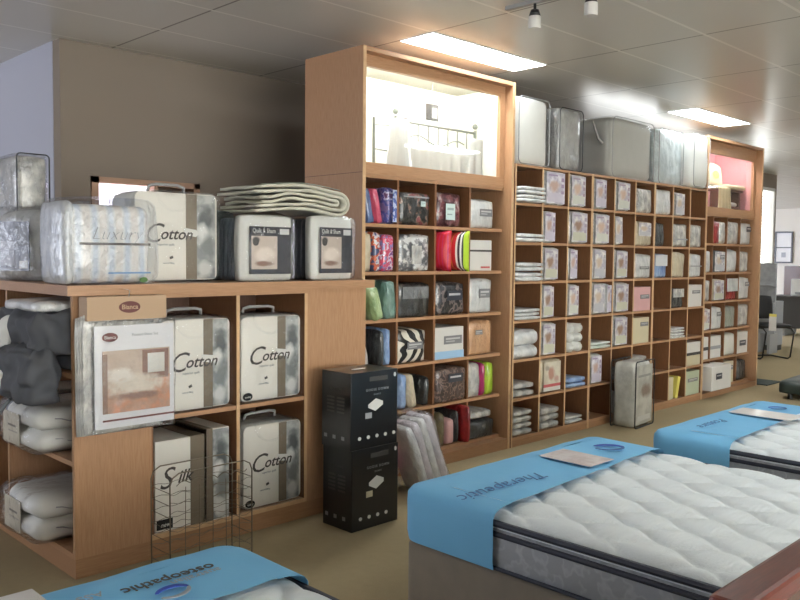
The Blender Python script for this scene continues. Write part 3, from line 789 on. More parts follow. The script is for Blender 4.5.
obj('side_rail', T([(3.67, 3.97, 2.16), (3.90, 4.0, 2.16)], [(3.67, 3.97, 2.32), (3.90, 4.0, 2.34)], r=.006), M['iron'], hb)
def drape(xa, xb, ztop, zbot, y, amp, n=30, seed=0, flare=0):
    bm = bmesh.new(); g = []
    for i in range(n+1):
        row = []
        for j in range(11):
            tt = j/10; x = xa+(xb-xa)*i/n; x += flare*tt*tt*(i/n-.5)*2
            row.append(bm.verts.new((x, y-amp*(.4+tt)*math.sin(i*1.25+seed)-amp, ztop+(zbot-ztop)*tt)))
        g.append(row)
    for i in range(n):
        for j in range(10): bm.faces.new((g[i][j], g[i+1][j], g[i+1][j+1], g[i][j+1]))
    bmesh.ops.solidify(bm, geom=bm.faces[:], thickness=.003)
    return bm
for a, b, lab, zt in ((3.92, 4.72, 'white cloth hanging in folds over the middle of the iron bedstead', 2.22), (3.80, 3.98, 'narrow white cloth over the nearer post of the iron bedstead', 2.38), (4.64, 4.80, 'narrow white cloth over the farther post of the iron bedstead', 2.33)):
    o = obj('draped_cloth', loc=(.11, .12, 0), bm=drape(a, b, zt, 1.964, 4.0 if b-a > .5 else 3.96, .016 if b-a > .5 else .012, 36 if b-a > .5 else 12, a, .06 if b-a < .5 else 0), mat=M['white'], smooth=True)
    tag(o, lab, 'cloth', 'white cloths in the lit case')
obj('bracket', box(4.2, 4.212, 4.2, 4.345, 2.42, 2.43), M['grey'], cabA, loc=(-A0, -3.8, 0))
sg = thing('small_sign', 'small dark square sign hanging above the iron bedstead in the lit case', 'sign', (4.25, 4.0, 2.39))
obj('board', box(-.06, .06, -.004, .004, 0, .115), M['dgrey'], sg)
obj('symbol', box(-.005, .045, -.006, -.0045, .02, .09), M['whiteink'], sg)
obj('cord', T([(0, 0, .115), (0, 0, .31)], r=.0012, seg=4), M['grey'], sg)
# case B
st = thing('display_stand', 'small brown wooden stand under cream linen in the far glass case', 'stand', (8.95, 4.02, 1.912))
for x in (-.02, .4): obj('leg', box(x-.02, x+.02, -.02, .12, 0, .28), M['dark_wood'], st)
obj('stand_top', box(-.05, .45, -.04, .14, .28, .30), M['dark_wood'], st)
obj('shelf', box(0, .38, -.03, .12, .1, .115), M['red_wood'], st)
pc = wrapped('cream linen', hexc(232, 222, 186), hexc(214, 204, 168), coat=0, wr=.2)
o = obj('pillow', soft(.5, .1, .28, .05, .02, .005, 8, 3, 6), pc, None, True, (8.95, 4.16, 2.22), (-.12, 0, 0)); tag(o, 'cream pillow with green motif propped in the far glass case', 'pillow')
obj('motif', plate(ell(.08, .045, .02, .15), -.075), plain('sage motif', hexc(150, 156, 90), .7), o)
o = obj('linen_throw', drape(8.72, 9.02, 2.225, 1.93, 3.975, .012, 20, 1, .03), pc, None, True); tag(o, 'cream linen throw hanging down from the stand in the far glass case', 'throw')
o = obj('folded_throw', soft(.5, .22, .05, .022, .005, .004, 8, 5, 8), pc, None, True, (9.18, 4.07, 2.215)); tag(o, 'cream folded throw lying on the wooden stand in the far glass case', 'throw')
o = obj('folded_towel', soft(.34, .1, .05, .022, .004, .003, 6, 6, 8), M['white'], None, True, (9.16, 4.06, 2.03)); tag(o, 'white folded towel on the lower board of the stand in the far case', 'towel')
for k, (x, h) in enumerate(((9.08, .07), (9.27, .08))):
    o = obj('gift_box', box(x-.08, x+.08, 4.0, 4.1, 1.912, 1.912+h, .004), plain('salmon box %s' % 'ab'[k], hexc(214, 120-20*k, 110), .5)); tag(o, 'small salmon pink box under the stand in the far case, %s of two' % ('nearer', 'farther')[k], 'box', 'pink boxes')

# ------------------------------------------------------------------ cotton bags
photo = printed('grey flower photograph', hexc(190, 192, 190), [('blob', .5, .72, .45, .18, hexc(84, 88, 90)), ('blob', .35, .55, .35, .12, hexc(222, 222, 220)), ('blob', .6, .35, .4, .2, hexc(120, 124, 124)), ('blob', .45, .12, .4, .12, hexc(206, 206, 204))], nz=(14, .9, hexc(120, 124, 126)))
cardw = plain('ivory card', hexc(228, 224, 216), .5, coat=.2)
band = plain('olive brown band', hexc(112, 100, 84), .5, coat=.2)
def cotton_bag(label, x, y, z, w=.42, h=.45, d=.3, yaw=0, oval=False, handle=True, k=1.0, dot=True):
    t = thing('quilt_bag', label, 'quilt bag', (x, y+d/2, z), (0, 0, yaw), 'clear zip bags of cotton quilts')
    obj('quilt', soft(w-.012, d-.03, h-.012, .04, .004, .004, 9, x*9, 6, z0=.005), M['white'], t, True)
    yf = -d/2+.004
    pts = rrect(w-.02, h-.02, .03, 4, 0, h/2)
    obj('insert_card', plate(pts, yf, .003), cardw, t)
    xb = -w/2+.60*w
    obj('band', box(xb, xb+.13*w, yf-.0015, yf-.0002, .012, h-.012), band, t)
    obj('photo_panel', box(xb+.13*w, w/2-.022, yf-.0017, yf-.0003, .014, h-.014), photo, t)
    obj('tag', plate([(xb-.012, .52*h), (xb+.055, .50*h), (xb+.075, .54*h), (xb+.055, .58*h), (xb-.012, .60*h)], yf-.0035, .0015), M['whiteink'], t)
    script_word('C', 'otton', .078*k, M['ink'], t, -w/2+.045, yf-.003, .47*h)
    lettering('superior quilt', .017, M['lgrey'], t, (-w/2+.17, yf-.003, .40*h))
    if dot:
        obj('motif', plate([(-.045, .275*h), (-.028, .29*h), (-.024, .262*h), (-.042, .25*h)], yf-.003, .001), M['dgrey'], t)
        lettering('natural filling', .012, M['lgrey'], t, (-.05, yf-.003, .2*h))
    if oval:
        obj('seal', plate(ell(.03, .02, -w/2+.05, .075*h), yf-.004, .0015), M['black'], t)
        lettering('quality', .014, M['whiteink'], t, (-w/2+.05, yf-.006, .063*h))
    if handle:
        b = bmesh.new()
        hp = [(-.10+.0, -.02, h), (-.095, -.03, h+.028), (-.06, -.035, h+.036), (.06, -.035, h+.036), (.095, -.03, h+.028), (.1, -.02, h)]
        tube(b, hp, .008, 6)
        obj('handle', b, M['grey'], t, True)
        b = bmesh.new()
        lp = [(.0+.105*math.cos(a)-.01, yf-.008, h-.0+.10*math.sin(a)) for a in [PI+q*PI/10 for q in range(11)]]
        tube(b, lp, .006, 6); obj('carry_strap', b, M['filmbig'], t, True)
    obj('clear_cover', soft(w, d+.012, h, .035, .004, .004, 10, x*5, 5), M['film'], t, True)
    b = bmesh.new(); tube(b, [(px, -d/2-.004, pz) for px, pz in rrect(w-.006, h-.006, .035, 5, 0, h/2)], .0035, 5, True)
    obj('piping', b, M['filmbig'], t, True)
    return t
cotton_bag('clear bag lettered Cotton in the upper cubby, half behind the hanging sheet packs', 2.115, 3.552, .6775, .40, .46)
cotton_bag('clear bag lettered Cotton in the upper cubby with a black oval seal', 2.562, 3.552, .6775, .40, .455, oval=True)
cotton_bag('clear bag lettered Cotton in the lower cubby beside the black cartons', 2.572, 3.552, .1125, .39, .45, oval=True, dot=True)
cotton_bag('clear bag lettered Cotton standing on the counter top', 2.10, 3.70, 1.306, .47, .45, .28)
# silk box
t = thing('quilt_carton', 'white carton lettered Silk with grey photo in the lower cubby', 'carton', (2.095, 3.56, .1125))
obj('carton', box(-.2, .065, 0, .3, 0, .44, .003), cardw, t)
obj('carton', box(.07, .2, -.012, .3, 0, .465, .003), cardw, t)
obj('band', box(-.012, .0648, -.002, .3, .0, .4425), band, t)
obj('band', box(.07, .105, -.0135, .3, .0, .4665), band, t)
obj('photo_panel', box(.106, .199, -.0145, -.0125, .005, .46), photo, t)
script_word('S', 'ilk', .085, M['ink'], t, -.185, -.002, .225)
obj('stamp', box(-.195, -.11, -.002, -.0005, .012, .06), M['black'], t)
lettering('new', .03, M['whiteink'], t, (-.15, -.0035, .024), shear=.3)

# ------------------------------------------------------------------ other goods on the counter top
t = thing('blanket_bag', 'large clear bag of blue and peach striped bedding on the counter corner', 'bedding bag', (1.695, 3.70, 1.306))
stp = pattern('blue and peach stripes', [(0, hexc(206, 212, 222)), (.45, hexc(226, 226, 226)), (.75, hexc(228, 222, 218))], .8, kind='wave', mapscale=(5.2, 0, 0), coat=.4, interp='EASE', wr=.5)
obj('bedding', soft(.385, .24, .35, .035, .01, .004, 9, 4, 6, z0=.003), stp, t, True)
obj('white_roll', soft(.06, .26, .37, .03, .0, .006, 8, 7, 8), M['whitewrap'], t, True, loc=(-.19, .01, 0))
lettering('Luxury', .085, M['lgrey'], t, (.02, -.137, .2), shear=.4, off=-.0022)
obj('band', box(-.15, .185, -.1375, -.135, .176, .187), plain('dark braid', hexc(90, 84, 82), .6), t)
obj('blue_line', box(-.02, .185, -.1375, -.135, .047, .054), plain('pale blue print', hexc(120, 160, 200), .6), t)
obj('green_mark', plate(ell(.02, .012, .15, .018), -.138, .002), plain('green print', hexc(100, 140, 80), .6), t)
obj('clear_cover', soft(.45, .30, .385, .045, .012, .010, 12, 9, 5), film('clear film milky', .8, 10, .04, (.97, .98, 1, 1), .2, .4), t, True)
# pack with blue picture at the far left
t = thing('bedding_pack', 'white pack with blue grey photo insert at the left end of the counter top', 'bedding pack', (1.62, 4.22, 1.306), (0, 0, -1.2))
obj('wrapper', soft(.34, .22, .34, .05, .012, .008, 9, 3, 6), M['whitewrap'], t, True)
obj('insert_card', box(-.13, .09, -.139, -.135, .05, .29), printed('blue room photograph', hexc(62, 68, 92), [('rect', .08, .55, .1, .6, hexc(130, 132, 146)), ('rect', .6, .95, .5, .9, hexc(36, 42, 62)), ('rect', .7, .95, .05, .2, hexc(220, 220, 220))], nz=(8, .5, hexc(70, 76, 100))), t)
obj('clear_cover', soft(.37, .27, .36, .05, .015, .012, 10, 6, 5), M['film'], t, True)
# bag at the rear left on a white carton
t = thing('carton', 'plain white carton at the rear left of the counter top', 'carton', (1.68, 4.66, 1.306))
obj('carton_body', box(-.11, .11, -.19, .19, 0, .24, .004), M['cartonw'], t)
t = thing('blanket_bag', 'clear black-piped bag of cream bedding standing on the white carton', 'bedding bag', (1.665, 4.63, 1.548), (0, 0, 0))
obj('bedding', soft(.155, .44, .395, .03, .006, .006, 9, 2, 6), M['silverwrap'], t, True)
obj('clear_cover', soft(.17, .47, .41, .03, .008, .010, 10, 12, 6), M['film'], t, True)
for yy in (-.237, .237):
    b = bmesh.new(); tube(b, [(px, yy, pz) for px, pz in rrect(.165, .40, .02, 4, 0, .205)], .004, 5, True); obj('piping', b, M['piping'], t)
# dark pack behind
t = thing('bedding_pack', 'dark green wrapped pack standing behind the white lettered bags on the counter', 'bedding pack', (2.40, 3.90, 1.306))
obj('wrapper', soft(.22, .2, .37, .03, .01, .006, 8, 8, 7), wrapped('wrapped dark green bedding', hexc(58, 70, 66), hexc(34, 42, 42), wr=.8), t, True)
# comforter packs
cph = printed('bedroom photograph in dark frame', hexc(46, 48, 58), [
    ('rect', .04, .66, .10, .80, hexc(196, 182, 172)), ('blob', .36, .4, .28, .16, hexc(226, 214, 204)), ('blob', .34, .22, .25, .06, hexc(130, 100, 88)),
    ('rect', .72, .95, .84, .96, hexc(214, 214, 214)), ('blob', .14, .72, .1, .07, hexc(54, 58, 64))], nz=(9, .25, hexc(70, 66, 70)), wr=.5)
def comforter(label, x, y, w, h, d, yaw, side):
    t = thing('comforter_pack', label, 'bedding pack', (x, y+d/2, 1.306), (0, 0, yaw), 'comforter packs on the counter top')
    for k in range(5):
        obj('folded_layer', soft(w*.96, .05, h*.96, .022, .004, .004, 8, k*2+x, 6), side, t, True, loc=(-.004, -d/2+.075+k*.04, 0))
    obj('front_layer', soft(w, .06, h, .018, .008, .004, 8, x*3, 6), M['white'], t, True, loc=(0, -d/2+.032, 0))
    obj('insert_card', box(-w*.36, w*.43, -d/2-.0185, -d/2-.0155, .11*h, .83*h), cph, t)
    lettering('Quilt & Sham', .034, M['whiteink'], t, (-.03, -d/2-.019, .735*h), sx=.8)
    obj('seal', plate(ell(.02, .022, -w*.25, .6*h), -d/2-.02, .001), M['dgrey'], t)
    obj('clear_cover', soft(w+.014, d+.05, h+.006, .022, .008, .006, 10, x*7, 7), M['film'], t, True)
    return t
sg_ = wrapped('slate quilted cotton', hexc(116, 126, 136), hexc(92, 100, 112), coat=.3, wr=.4, scale=8)
comforter('white fronted comforter pack with slate layers, beside the lettered cotton bag', 2.565, 3.60, .335, .345, .26, .0, sg_)
sg2 = wrapped('charcoal quilted cotton', hexc(58, 62, 70), hexc(44, 48, 54), coat=.3, wr=.4, scale=8)
comforter('white fronted comforter pack at the cabinet end of the counter top, slightly tilted', 3.005, 3.60, .325, .355, .26, .09, sg2)
# folded sage blanket
def ublanket():
    bm = bmesh.new()
    strips = []
    def U(L0, hh, R, xr, L1=None):
        L1 = L0 if L1 is None else L1
        p = [(L0+(xr-R-L0)*k/12, hh) for k in range(12)]
        p += [(xr-R+R*math.sin(a), hh*math.cos(a)) for a in [q*PI/8 for q in range(9)]]
        p += [(xr-R+(L1-xr+R)*k/12, -hh) for k in range(1, 13)]
        return p
    th = .0075
    for (L0, hh, xr, L1) in ((-.30, .062, .335, -.31), (-.32, .037, .305, -.30), (-.27, .013, .245, -.26)):
        strips.append(U(L0, hh, hh*1.25, xr, L1))
    ny = 10
    for si, s in enumerate(strips):
        grid = []
        for j in range(ny+1):
            yy = -.17+.36*j/ny
            row = []
            for i, (x, z) in enumerate(s):
                a = s[max(0, i-1)]; b = s[min(len(s)-1, i+1)]
                nx, nz_ = -(b[1]-a[1]), b[0]-a[0]; L = math.hypot(nx, nz_) or 1; nx /= L; nz_ /= L
                sag = .012*math.cos(x*9)-.02*(x+.1)**2
                nn = noise.noise((x*7, yy*6, si*3.))*.013
                if x > .2: nn *= .5
                o_ = [(x+nx*th*sgn, yy+.01*math.sin(x*7+si), z+nz_*th*sgn+sag+nn) for sgn in (1, -1)]
                row.append([bm.verts.new(q) for q in o_])
            grid.append(row)
        n = len(s)
        for j in range(ny):
            for i in range(n-1):
                for k in (0, 1):
                    q = (grid[j][i][k], grid[j][i+1][k], grid[j+1][i+1][k], grid[j+1][i][k])
                    bm.faces.new(q if k == 0 else q[::-1])
            for i in (0, n-1): bm.faces.new((grid[j][i][0], grid[j][i][1], grid[j+1][i][1], grid[j+1][i][0]))
        for j in (0, ny):
            for i in range(n-1): bm.faces.new((grid[j][i][0], grid[j][i+1][0], grid[j][i+1][1], grid[j][i][1]))
    bmesh.ops.recalc_face_normals(bm, faces=bm.faces[:])
    return bm
sage = plain('sage woven wool', hexc(200, 197, 182), .9, var=.12, bump=.3, bscale=180)
o = obj('folded_blanket', ublanket(), sage, None, True, (2.79, 3.75, 1.748)); tag(o, 'sage green folded blanket lying across the two comforter packs', 'blanket')
b = bmesh.new(); tube(b, [(-.28+.54*k/14, -.172, .074+.012*math.cos((-.28+.54*k/14)*9)-.02*(-.18+.54*k/14)**2) for k in range(15)], .003, 5)
obj('hem_stitching', b, plain('grey green hem', hexc(120, 124, 112), .9), o)

# hanging sheet packs at the front panel
t = thing('hanging_sheet_pack', 'clear sheet packs with tan header card hanging by a hook on the counter end', 'bedding pack', (1.70, 3.44, .66))
bedpic = printed('bedroom photograph on sheet pack', hexc(184, 128, 98), [
    ('rect', 0, 1, .55, 1, hexc(178, 160, 146)), ('rect', .58, .98, .5, .98, hexc(120, 88, 76)), ('rect', .66, .92, .6, .92, hexc(206, 204, 198)),
    ('blob', .45, .42, .5, .2, hexc(202, 192, 180)), ('blob', .25, .6, .22, .13, hexc(214, 208, 200)), ('blob', .5, .25, .4, .07, hexc(120, 90, 74)), ('rect', 0, .07, .0, .95, hexc(120, 92, 76))], nz=(22, .7, hexc(150, 128, 112)), wr=.7)
hbr = plain('tan header card', hexc(172, 144, 116), .6)
for k in range(4):
    y = .012+k*.017
    obj('sheet_pack', soft(.37-.004*k, .014, .52, .006, .002, .003, 8, k+2, 5), M['silverwrap'], t, True, loc=(-.01-.006*k, y, -.005*k))
obj('header_card', box(-.187, .183, -.016, .066, .495, .598), hbr, t)
obj('insert_card', box(-.155, .222, -.010, -.006, .02, .47), plain('white printed card', hexc(222, 222, 226), .4, coat=.5), t)
obj('photograph', box(-.12, .2, -.0125, -.0105, .085, .36), bedpic, t)
obj('stripe', box(-.12, .222, -.0125, -.0105, .05, .058), M['brownink'], t)
obj('emblem', plate(ell(.05, .026, 0.005, .55, 20), -.019, .002), M['brownink'], t)
lettering('Bianca', .03, hbr, t, (.005, -.0205, .541), off=.0004)
obj('emblem', plate(ell(.036, .02, -.085, .42, 20), -.0135, .002), M['brownink'], t)
lettering('Bianca', .021, M['whiteink'], t, (-.085, -.0145, .413))
lettering('Printed Sheet Set', .018, M['lgrey'], t, (.08, -.0125, .42))
obj('clear_cover', soft(.395, .022, .49, .008, .002, .006, 12, 5, 6), M['film'], t, True, loc=(.03, -.008, .0))
b = bmesh.new(); tube(b, [(0, -.02, .596), (0, -.024, .61), (.004, -.02, .622), (.0, 0, .626), (0, .095, .626)], .0025, 6)
obj('hook', b, M['chrome'], t)

# ------------------------------------------------------------------ end shelves: quilts and pillow bags
def roll_quilt(label, y, z, h):
    t = thing('quilt_bag', label, 'quilt bag', (1.622, y, z), (0, 0, -PI/2), 'clear bags of white quilts on the end shelves')
    n = 2
    for k in range(2):
        obj('quilt_fold', soft(.40, .40, h*.5, h*.24, .008, .008, 10, k+z*5, 7, z0=k*h*.48+.003), M['white'], t, True)
    obj('insert_card', box(-.17, .03, -.2165, -.2135, .1*h, .8*h), printed('faint beige insert', hexc(214, 208, 192), [('rect', .3, .8, .55, .62, hexc(120, 116, 112)), ('rect', .3, .9, .38, .42, hexc(170, 166, 160))], nz=(10, .3, hexc(190, 184, 170))), t)
    b = bmesh.new()
    for k, zz in enumerate((.28*h, .72*h)): tube(b, [(.205, .12-.24*q/8, zz+.012*math.sin(q)) for q in range(9)], .003, 5)
    obj('fold_line', b, M['lgrey'], t)
    obj('clear_cover', soft(.43, .47, h+.015, .05, .01, .014, 12, z*9, 6), M['film'], t, True)
    return t
roll_quilt('clear bag of folded white quilt on the middle end shelf', 3.955, .527, .21)
roll_quilt('clear bag of folded white quilt on the lowest end shelf', 3.955, .1135, .215)
chq = plain('charcoal quilted pillow cloth', hexc(72, 74, 80), .75, var=.35, bump=.6, bscale=22)
t = thing('pillow_bag', 'charcoal pillows with white corners bulging out of the top end shelf', 'bedding bag', (1.60, 3.83, .917), (0, 0, -PI/2))
obj('pillow', soft(.46, .40, .20, .06, .014, .034, 26, 5, 13), chq, t, True, loc=(0, -.03, .075))
obj('pillow', soft(.34, .17, .25, .05, .012, .034, 24, 15, 13), chq, t, True, loc=(.05, -.205, -.135))
obj('pillow', soft(.40, .28, .08, .038, .01, .006, 10, 25, 7), chq, t, True, loc=(.01, .05, .0))
obj('white_flap', soft(.40, .38, .05, .022, .008, .008, 12, 6, 9), M['whitewrap'], t, True, loc=(0, -.03, .265))
obj('white_corner', soft(.10, .06, .15, .028, .008, .014, 8, 7, 11), M['white'], t, True, loc=(-.14, -.235, .09), rot=(0, .5, 0))
obj('white_corner', soft(.06, .05, .10, .022, .006, .01, 8, 8, 11), M['white'], t, True, loc=(-.05, -.295, -.09), rot=(0, .45, 0))
b = bmesh.new(); tube(b, [(-.20, -.24, .03), (-.18, -.30, -.07), (-.16, -.305, -.17), (-.12, -.30, -.23), (-.04, -.305, -.21), (.03, -.30, -.15), (.05, -.28, -.12)], .009, 6)
obj('carry_strap', b, plain('grey webbing', hexc(100, 104, 108), .7), t, True)
for k, (z, h, lab) in enumerate(((.917, .06, 'lower'), (.978, .05, 'upper'))):
    o = obj('folded_sheet', soft(.30, .22, h, .02, .004, .006, 7, k+60, 7), M['whitewrap'], None, True, (1.64, 4.19, z)); tag(o, 'flat white wrapped sheet set behind the charcoal pillows, %s of two' % lab, 'folded linen', 'sheet sets on the end shelf')
t = thing('pillow_bag', 'grey blue pillow with white edge behind the bagged quilt on the middle end shelf', 'bedding bag', (1.66, 4.235, .527), (0, 0, -PI/2))
obj('pillow', soft(.15, .38, .20, .07, .01, .012, 9, 25, 6), wrapped('slate blue cotton', hexc(100, 112, 130), hexc(80, 90, 108), coat=.4), t, True)
obj('white_edge', soft(.14, .36, .04, .018, .006, .008, 7, 26, 7), M['white'], t, True, loc=(0, -.01, .205))

# ------------------------------------------------------------------ black cartons
for k, (z0, lab, dx) in enumerate(((0, 'black duvet carton on the carpet, lower of the stacked pair', -.002), (.4315, 'black duvet carton on top of the other one', -.012))):
    h = .43 if k == 0 else .405
    t = thing('duvet_carton', lab, 'carton', (2.80+dx, 3.175, z0), group='black cartons stacked by the counter')
    w, d = .335, .235
    obj('carton', box(0, w, 0, d, 0, h, .003), M['black'], t)
    obj('picture_mattress', plate([(.12, .245*h/.43), (.175, .275*h/.43), (.225, .255*h/.43), (.225, .235*h/.43), (.17, .205*h/.43), (.12, .228*h/.43)], -.003, .0022), M['whiteink'], t)
    obj('picture_label', box(.10, .145, -.003, -.0008, .168*h/.43, .2*h/.43), M['lgrey' if k else 'cartonc'], t)
    lettering('GOOSE DOWN', .019, M['lgrey'], t, (w*.55, -.0022, .32*h/.43), space=1.35)
    lettering('DUVET', .012, M['lgrey'], t, (w*.55, -.0022, .295*h/.43), space=1.5)
    obj('picture_strip', box(.13, .26, -.0022, -.0008, .375*h/.43, .40*h/.43), M['dgrey'], t)
    for q in range(5 if k else 4):
        obj('picture_dot', plate(ell(.011, .010, .06+q*.062, .062*h/.43, 10), -.003, .0022), M['whiteink'], t)
    for q in range(3): obj('side_picture', box(-.003, -.0008, .05+q*.07, .072+q*.07, .052*h/.43, .072*h/.43), M['lgrey'], t)
    b = bmesh.new()
    for q in range(5): bx(b, -.0022, -.0008, .05, .11, (.20+q*.02)*h/.43, (.21+q*.02)*h/.43); bx(b, -.0022, -.0008, .13, .19, (.20+q*.02)*h/.43, (.21+q*.02)*h/.43)
    obj('side_text', b, M['dgrey'], t)
    lettering('GOOSE DOWN', .014, M['dgrey'], t, (-.0022, d/2, .33*h/.43), rot=(PI/2, 0, -PI/2))
    obj('sticker', plate(ell(.008, .012, w-.022, h-.03, 10), -.003, .0022), M['whiteink'], t)
    if k:
        obj('carry_handle', plate(ell(.05, .012, .14, 0, 14), 0, .002), M['whiteink'], t, loc=(0, .1, h+.003), rot=(PI/2, 0, 0))

# ------------------------------------------------------------------ wire basket in front of the counter
t = thing('wire_basket', 'thin wire basket with rounded frame standing on the carpet before the counter', 'basket', (1.80, 3.25, 0), (0, 0, .0))
w_, h_, d_ = .43, .475, .17
for k, yy in enumerate((0, d_)):
    pts = [(0, yy, .0), (0, yy, h_-.05), (.012, yy, h_-.018), (.045, yy, h_), (w_-.045, yy, h_-.0), (w_-.012, yy, h_-.018), (w_, yy, h_-.05), (w_, yy, 0)]
    obj('frame', T(pts, r=.0032, seg=6), M['wire'], t)
b = bmesh.new()
for k in range(9):
    z = .05+k*.042
    tube(b, [(q*w_/24, -.002, z+.006*math.sin(q*1.3+k*2)) for q in range(25)], .0012, 4)
for k in range(1, 6): tube(b, [(k*w_/6, -.004, .02), (k*w_/6+.004*math.sin(k), -.004, .41)], .0018, 4)
tube(b, [(0.03+q*(w_-.06)/30, -.003, .42+.018*abs(math.sin(q*.55))) for q in range(31)], .002, 4)
obj('front_mesh', b, M['wire'], t)
b = bmesh.new()
for k in range(7):
    z = .06+k*.055
    tube(b, [(q*w_/24, d_+.002, z+.004*math.sin(q*1.1+k)) for q in range(25)], .0014, 4)
    tube(b, [(0, 0, z), (0, d_, z)], .0016, 4); tube(b, [(w_, 0, z), (w_, d_, z)], .0016, 4)
for k in range(6): tube(b, [(k*w_/5, 0, .012), (k*w_/5, d_, .012)], .0016, 4)
obj('side_mesh', b, M['wire'], t)

# ------------------------------------------------------------------ leaning bag near the black cartons
t = thing('blanket_bag', 'clear bag of white folded bedding leaning against the cabinet by the black cartons', 'bedding bag', (3.70, 3.50, .0), (0, -.36, -.12))
for k in range(4):
    obj('folded_layer', soft(.062, .22, .44, .026, .003, .008, 8, k*1.3, 6), [M['whitewrap'], wrapped('pale lilac cotton', hexc(216, 208, 216), hexc(190, 186, 194))][k % 2], t, True, loc=(-.06+k*.052, 0, .03-.0*k))
obj('clear_cover', soft(.27, .26, .49, .05, .01, .016, 12, 3, 6, z0=.01), M['film'], t, True)
o = tag(obj('folded_throw', soft(.22, .18, .16, .05, .01, .012, 8, 77, 8), M['magW'], None, True, (3.44, 3.66, 0)), 'plum wrapped throw on the carpet behind the black cartons', 'throw')

# ------------------------------------------------------------------ zip bag leaning at the middle shelf unit
gfab = wrapped('pale grey quilted bedding', hexc(206, 206, 198), hexc(180, 180, 172), coat=.5, wr=.5, scale=10)
t = thing('blanket_bag', 'clear black-piped zip bag of grey bedding standing on the carpet at the pigeonholes', 'bedding bag', (6.25, 3.50, 0), (0, 0, .09))
obj('bedding', soft(.35, .19, .55, .03, .006, .006, 10, 2, 5), gfab, t, True, loc=(.19, .115, .005))
obj('insert_card', box(.03, .35, .005, .009, .03, .53), printed('pale grey photo insert', hexc(200, 198, 190), [('blob', .6, .55, .35, .14, hexc(130, 112, 100)), ('rect', .1, .9, .05, .14, hexc(200, 200, 196)), ('rect', .1, .9, .8, .84, hexc(150, 150, 146))], nz=(7, .6, hexc(150, 148, 142))), t)
obj('clear_cover', soft(.375, .215, .572, .02, .004, .006, 12, 3, 6), M['filmbig'], t, True, loc=(.19, .11, 0))
for yy in (.0, .222):
    b = bmesh.new(); tube(b, [(px, yy, pz) for px, pz in rrect(.378, .565, .025, 4, .19, .286)], .005, 6, True); obj('piping', b, M['piping'], t)
obj('zip', T([(.19, .11, .574), (.0, .11, .574)], r=.003), M['grey'], t)

# ------------------------------------------------------------------ storage bags on top of the pigeonholes
def sbag(label, x0, x1, yf, d, h, m, m2, yaw=0, seed=0, handle=False, pip=None, z=2.141, r=.04, nm='bedding'):
    t = thing('storage_bag', label, 'storage bag', ((x0+x1)/2, yf+d/2, z), (0, 0, yaw), 'big bedding bags on top of the pigeonholes')
    w = x1-x0
    obj(nm, soft(w-.02, d-.02, h-.012, r, .01, .006, 10, seed, 4, z0=.003), m, t, True)
    obj('clear_cover', soft(w, d, h, r, .012, .008, 12, seed+1, 5), m2, t, True)
    for yy in (-d/2, d/2):
        b = bmesh.new(); tube(b, [(px, yy-.006 if yy < 0 else yy+.006, pz) for px, pz in rrect(w-.02, h-.02, r, 4, 0, h/2)], .004, 5, True)
        obj('piping', b, pip or M['grey'], t)
    if handle:
        b = bmesh.new(); s = handle
        tube(b, [(s*(w/2+.008), -.02, h*.93), (s*(w/2+.03), -.05, h*.8), (s*(w/2+.035), -.09, h*.62), (s*(w/2+.01), -.12, h*.55)], .012, 6)
        obj('carry_strap', b, M['grey'], t, True)
    return t
sbag('tall white zip bag on the pigeonholes next to the lit cabinet', 4.99, 5.40, 3.82, .30, .52, M['white'], M['filmbig'], seed=3)
gr = plain('grey non woven cloth', hexc(188, 187, 182), .8, var=.1, bump=.2, bscale=200)
sbag('grey zip bag with black side piping on top of the pigeonholes', 5.55, 5.90, 3.84, .32, .51, wrapped('pale grey bedding', hexc(172, 172, 170), hexc(150, 150, 150)), M['filmbig'], seed=5, pip=M['piping'])
sbag('broad grey storage bag with side strap on top of the pigeonholes', 6.34, 7.08, 3.84, .40, .54, gr, film('grey vinyl', .3, 5, .01, (.95, .95, .95, 1), .25, .15), seed=7, handle=-1, r=.06)
sbag('pale blue grey vinyl bag on the pigeonholes beside the broad grey bag', 7.16, 7.66, 3.84, .36, .53, wrapped('pale blue white bedding', hexc(206, 214, 216), hexc(180, 190, 194)), M['filmbig'], seed=9)
sbag('white crumpled bag at the far end of the pigeonholes', 7.70, 8.06, 3.76, .36, .53, M['white'], M['filmbig'], seed=11)

# ------------------------------------------------------------------ beds
def rr_path(x0, x1, y0, y1, r, n=6):
    out = []
    for (cx, cy, a0) in ((x1-r, y1-r, 0), (x0+r, y1-r, PI/2), (x0+r, y0+r, PI), (x1-r, y0+r, 3*PI/2)):
        for k in range(n+1):
            a = a0+k*PI/2/n; out.append((cx+r*math.cos(a), cy+r*math.sin(a)))
    return out
def rings_body(X0, X1, Y0, Y1, r, rings, cap=True):
    bm = bmesh.new(); R = []
    for i, z in rings:
        R.append([bm.verts.new((x, y, z)) for x, y in rr_path(X0+i, X1-i, Y0+i, Y1-i, max(.02, r-i))])
    n = len(R[0])
    for a, b in zip(R, R[1:]):
        for k in range(n): bm.faces.new((a[k], a[(k+1) % n], b[(k+1) % n], b[k]))
    if cap: bm.faces.new(R[0][::-1]); bm.faces.new(R[-1])
    return bm
BW, BL, BR = 1.33, 2.03, .08
def quilt_h(x, y):
    w = .092; L = .34
    th = 2*PI*y/L
    c = w*.5*math.cos(th); sl = w*.5*2*PI/L*math.sin(th)
    cs = 1/math.sqrt(1+sl*sl)
    best = 9
    k = round((x-c)/(2*w)); best = min(best, abs(x-c-2*w*k))
    k = round((x-w+c)/(2*w)); best = min(best, abs(x-w+c-2*w*k))
    d = best*cs
    return .018*(1-math.exp(-(d/.022)))
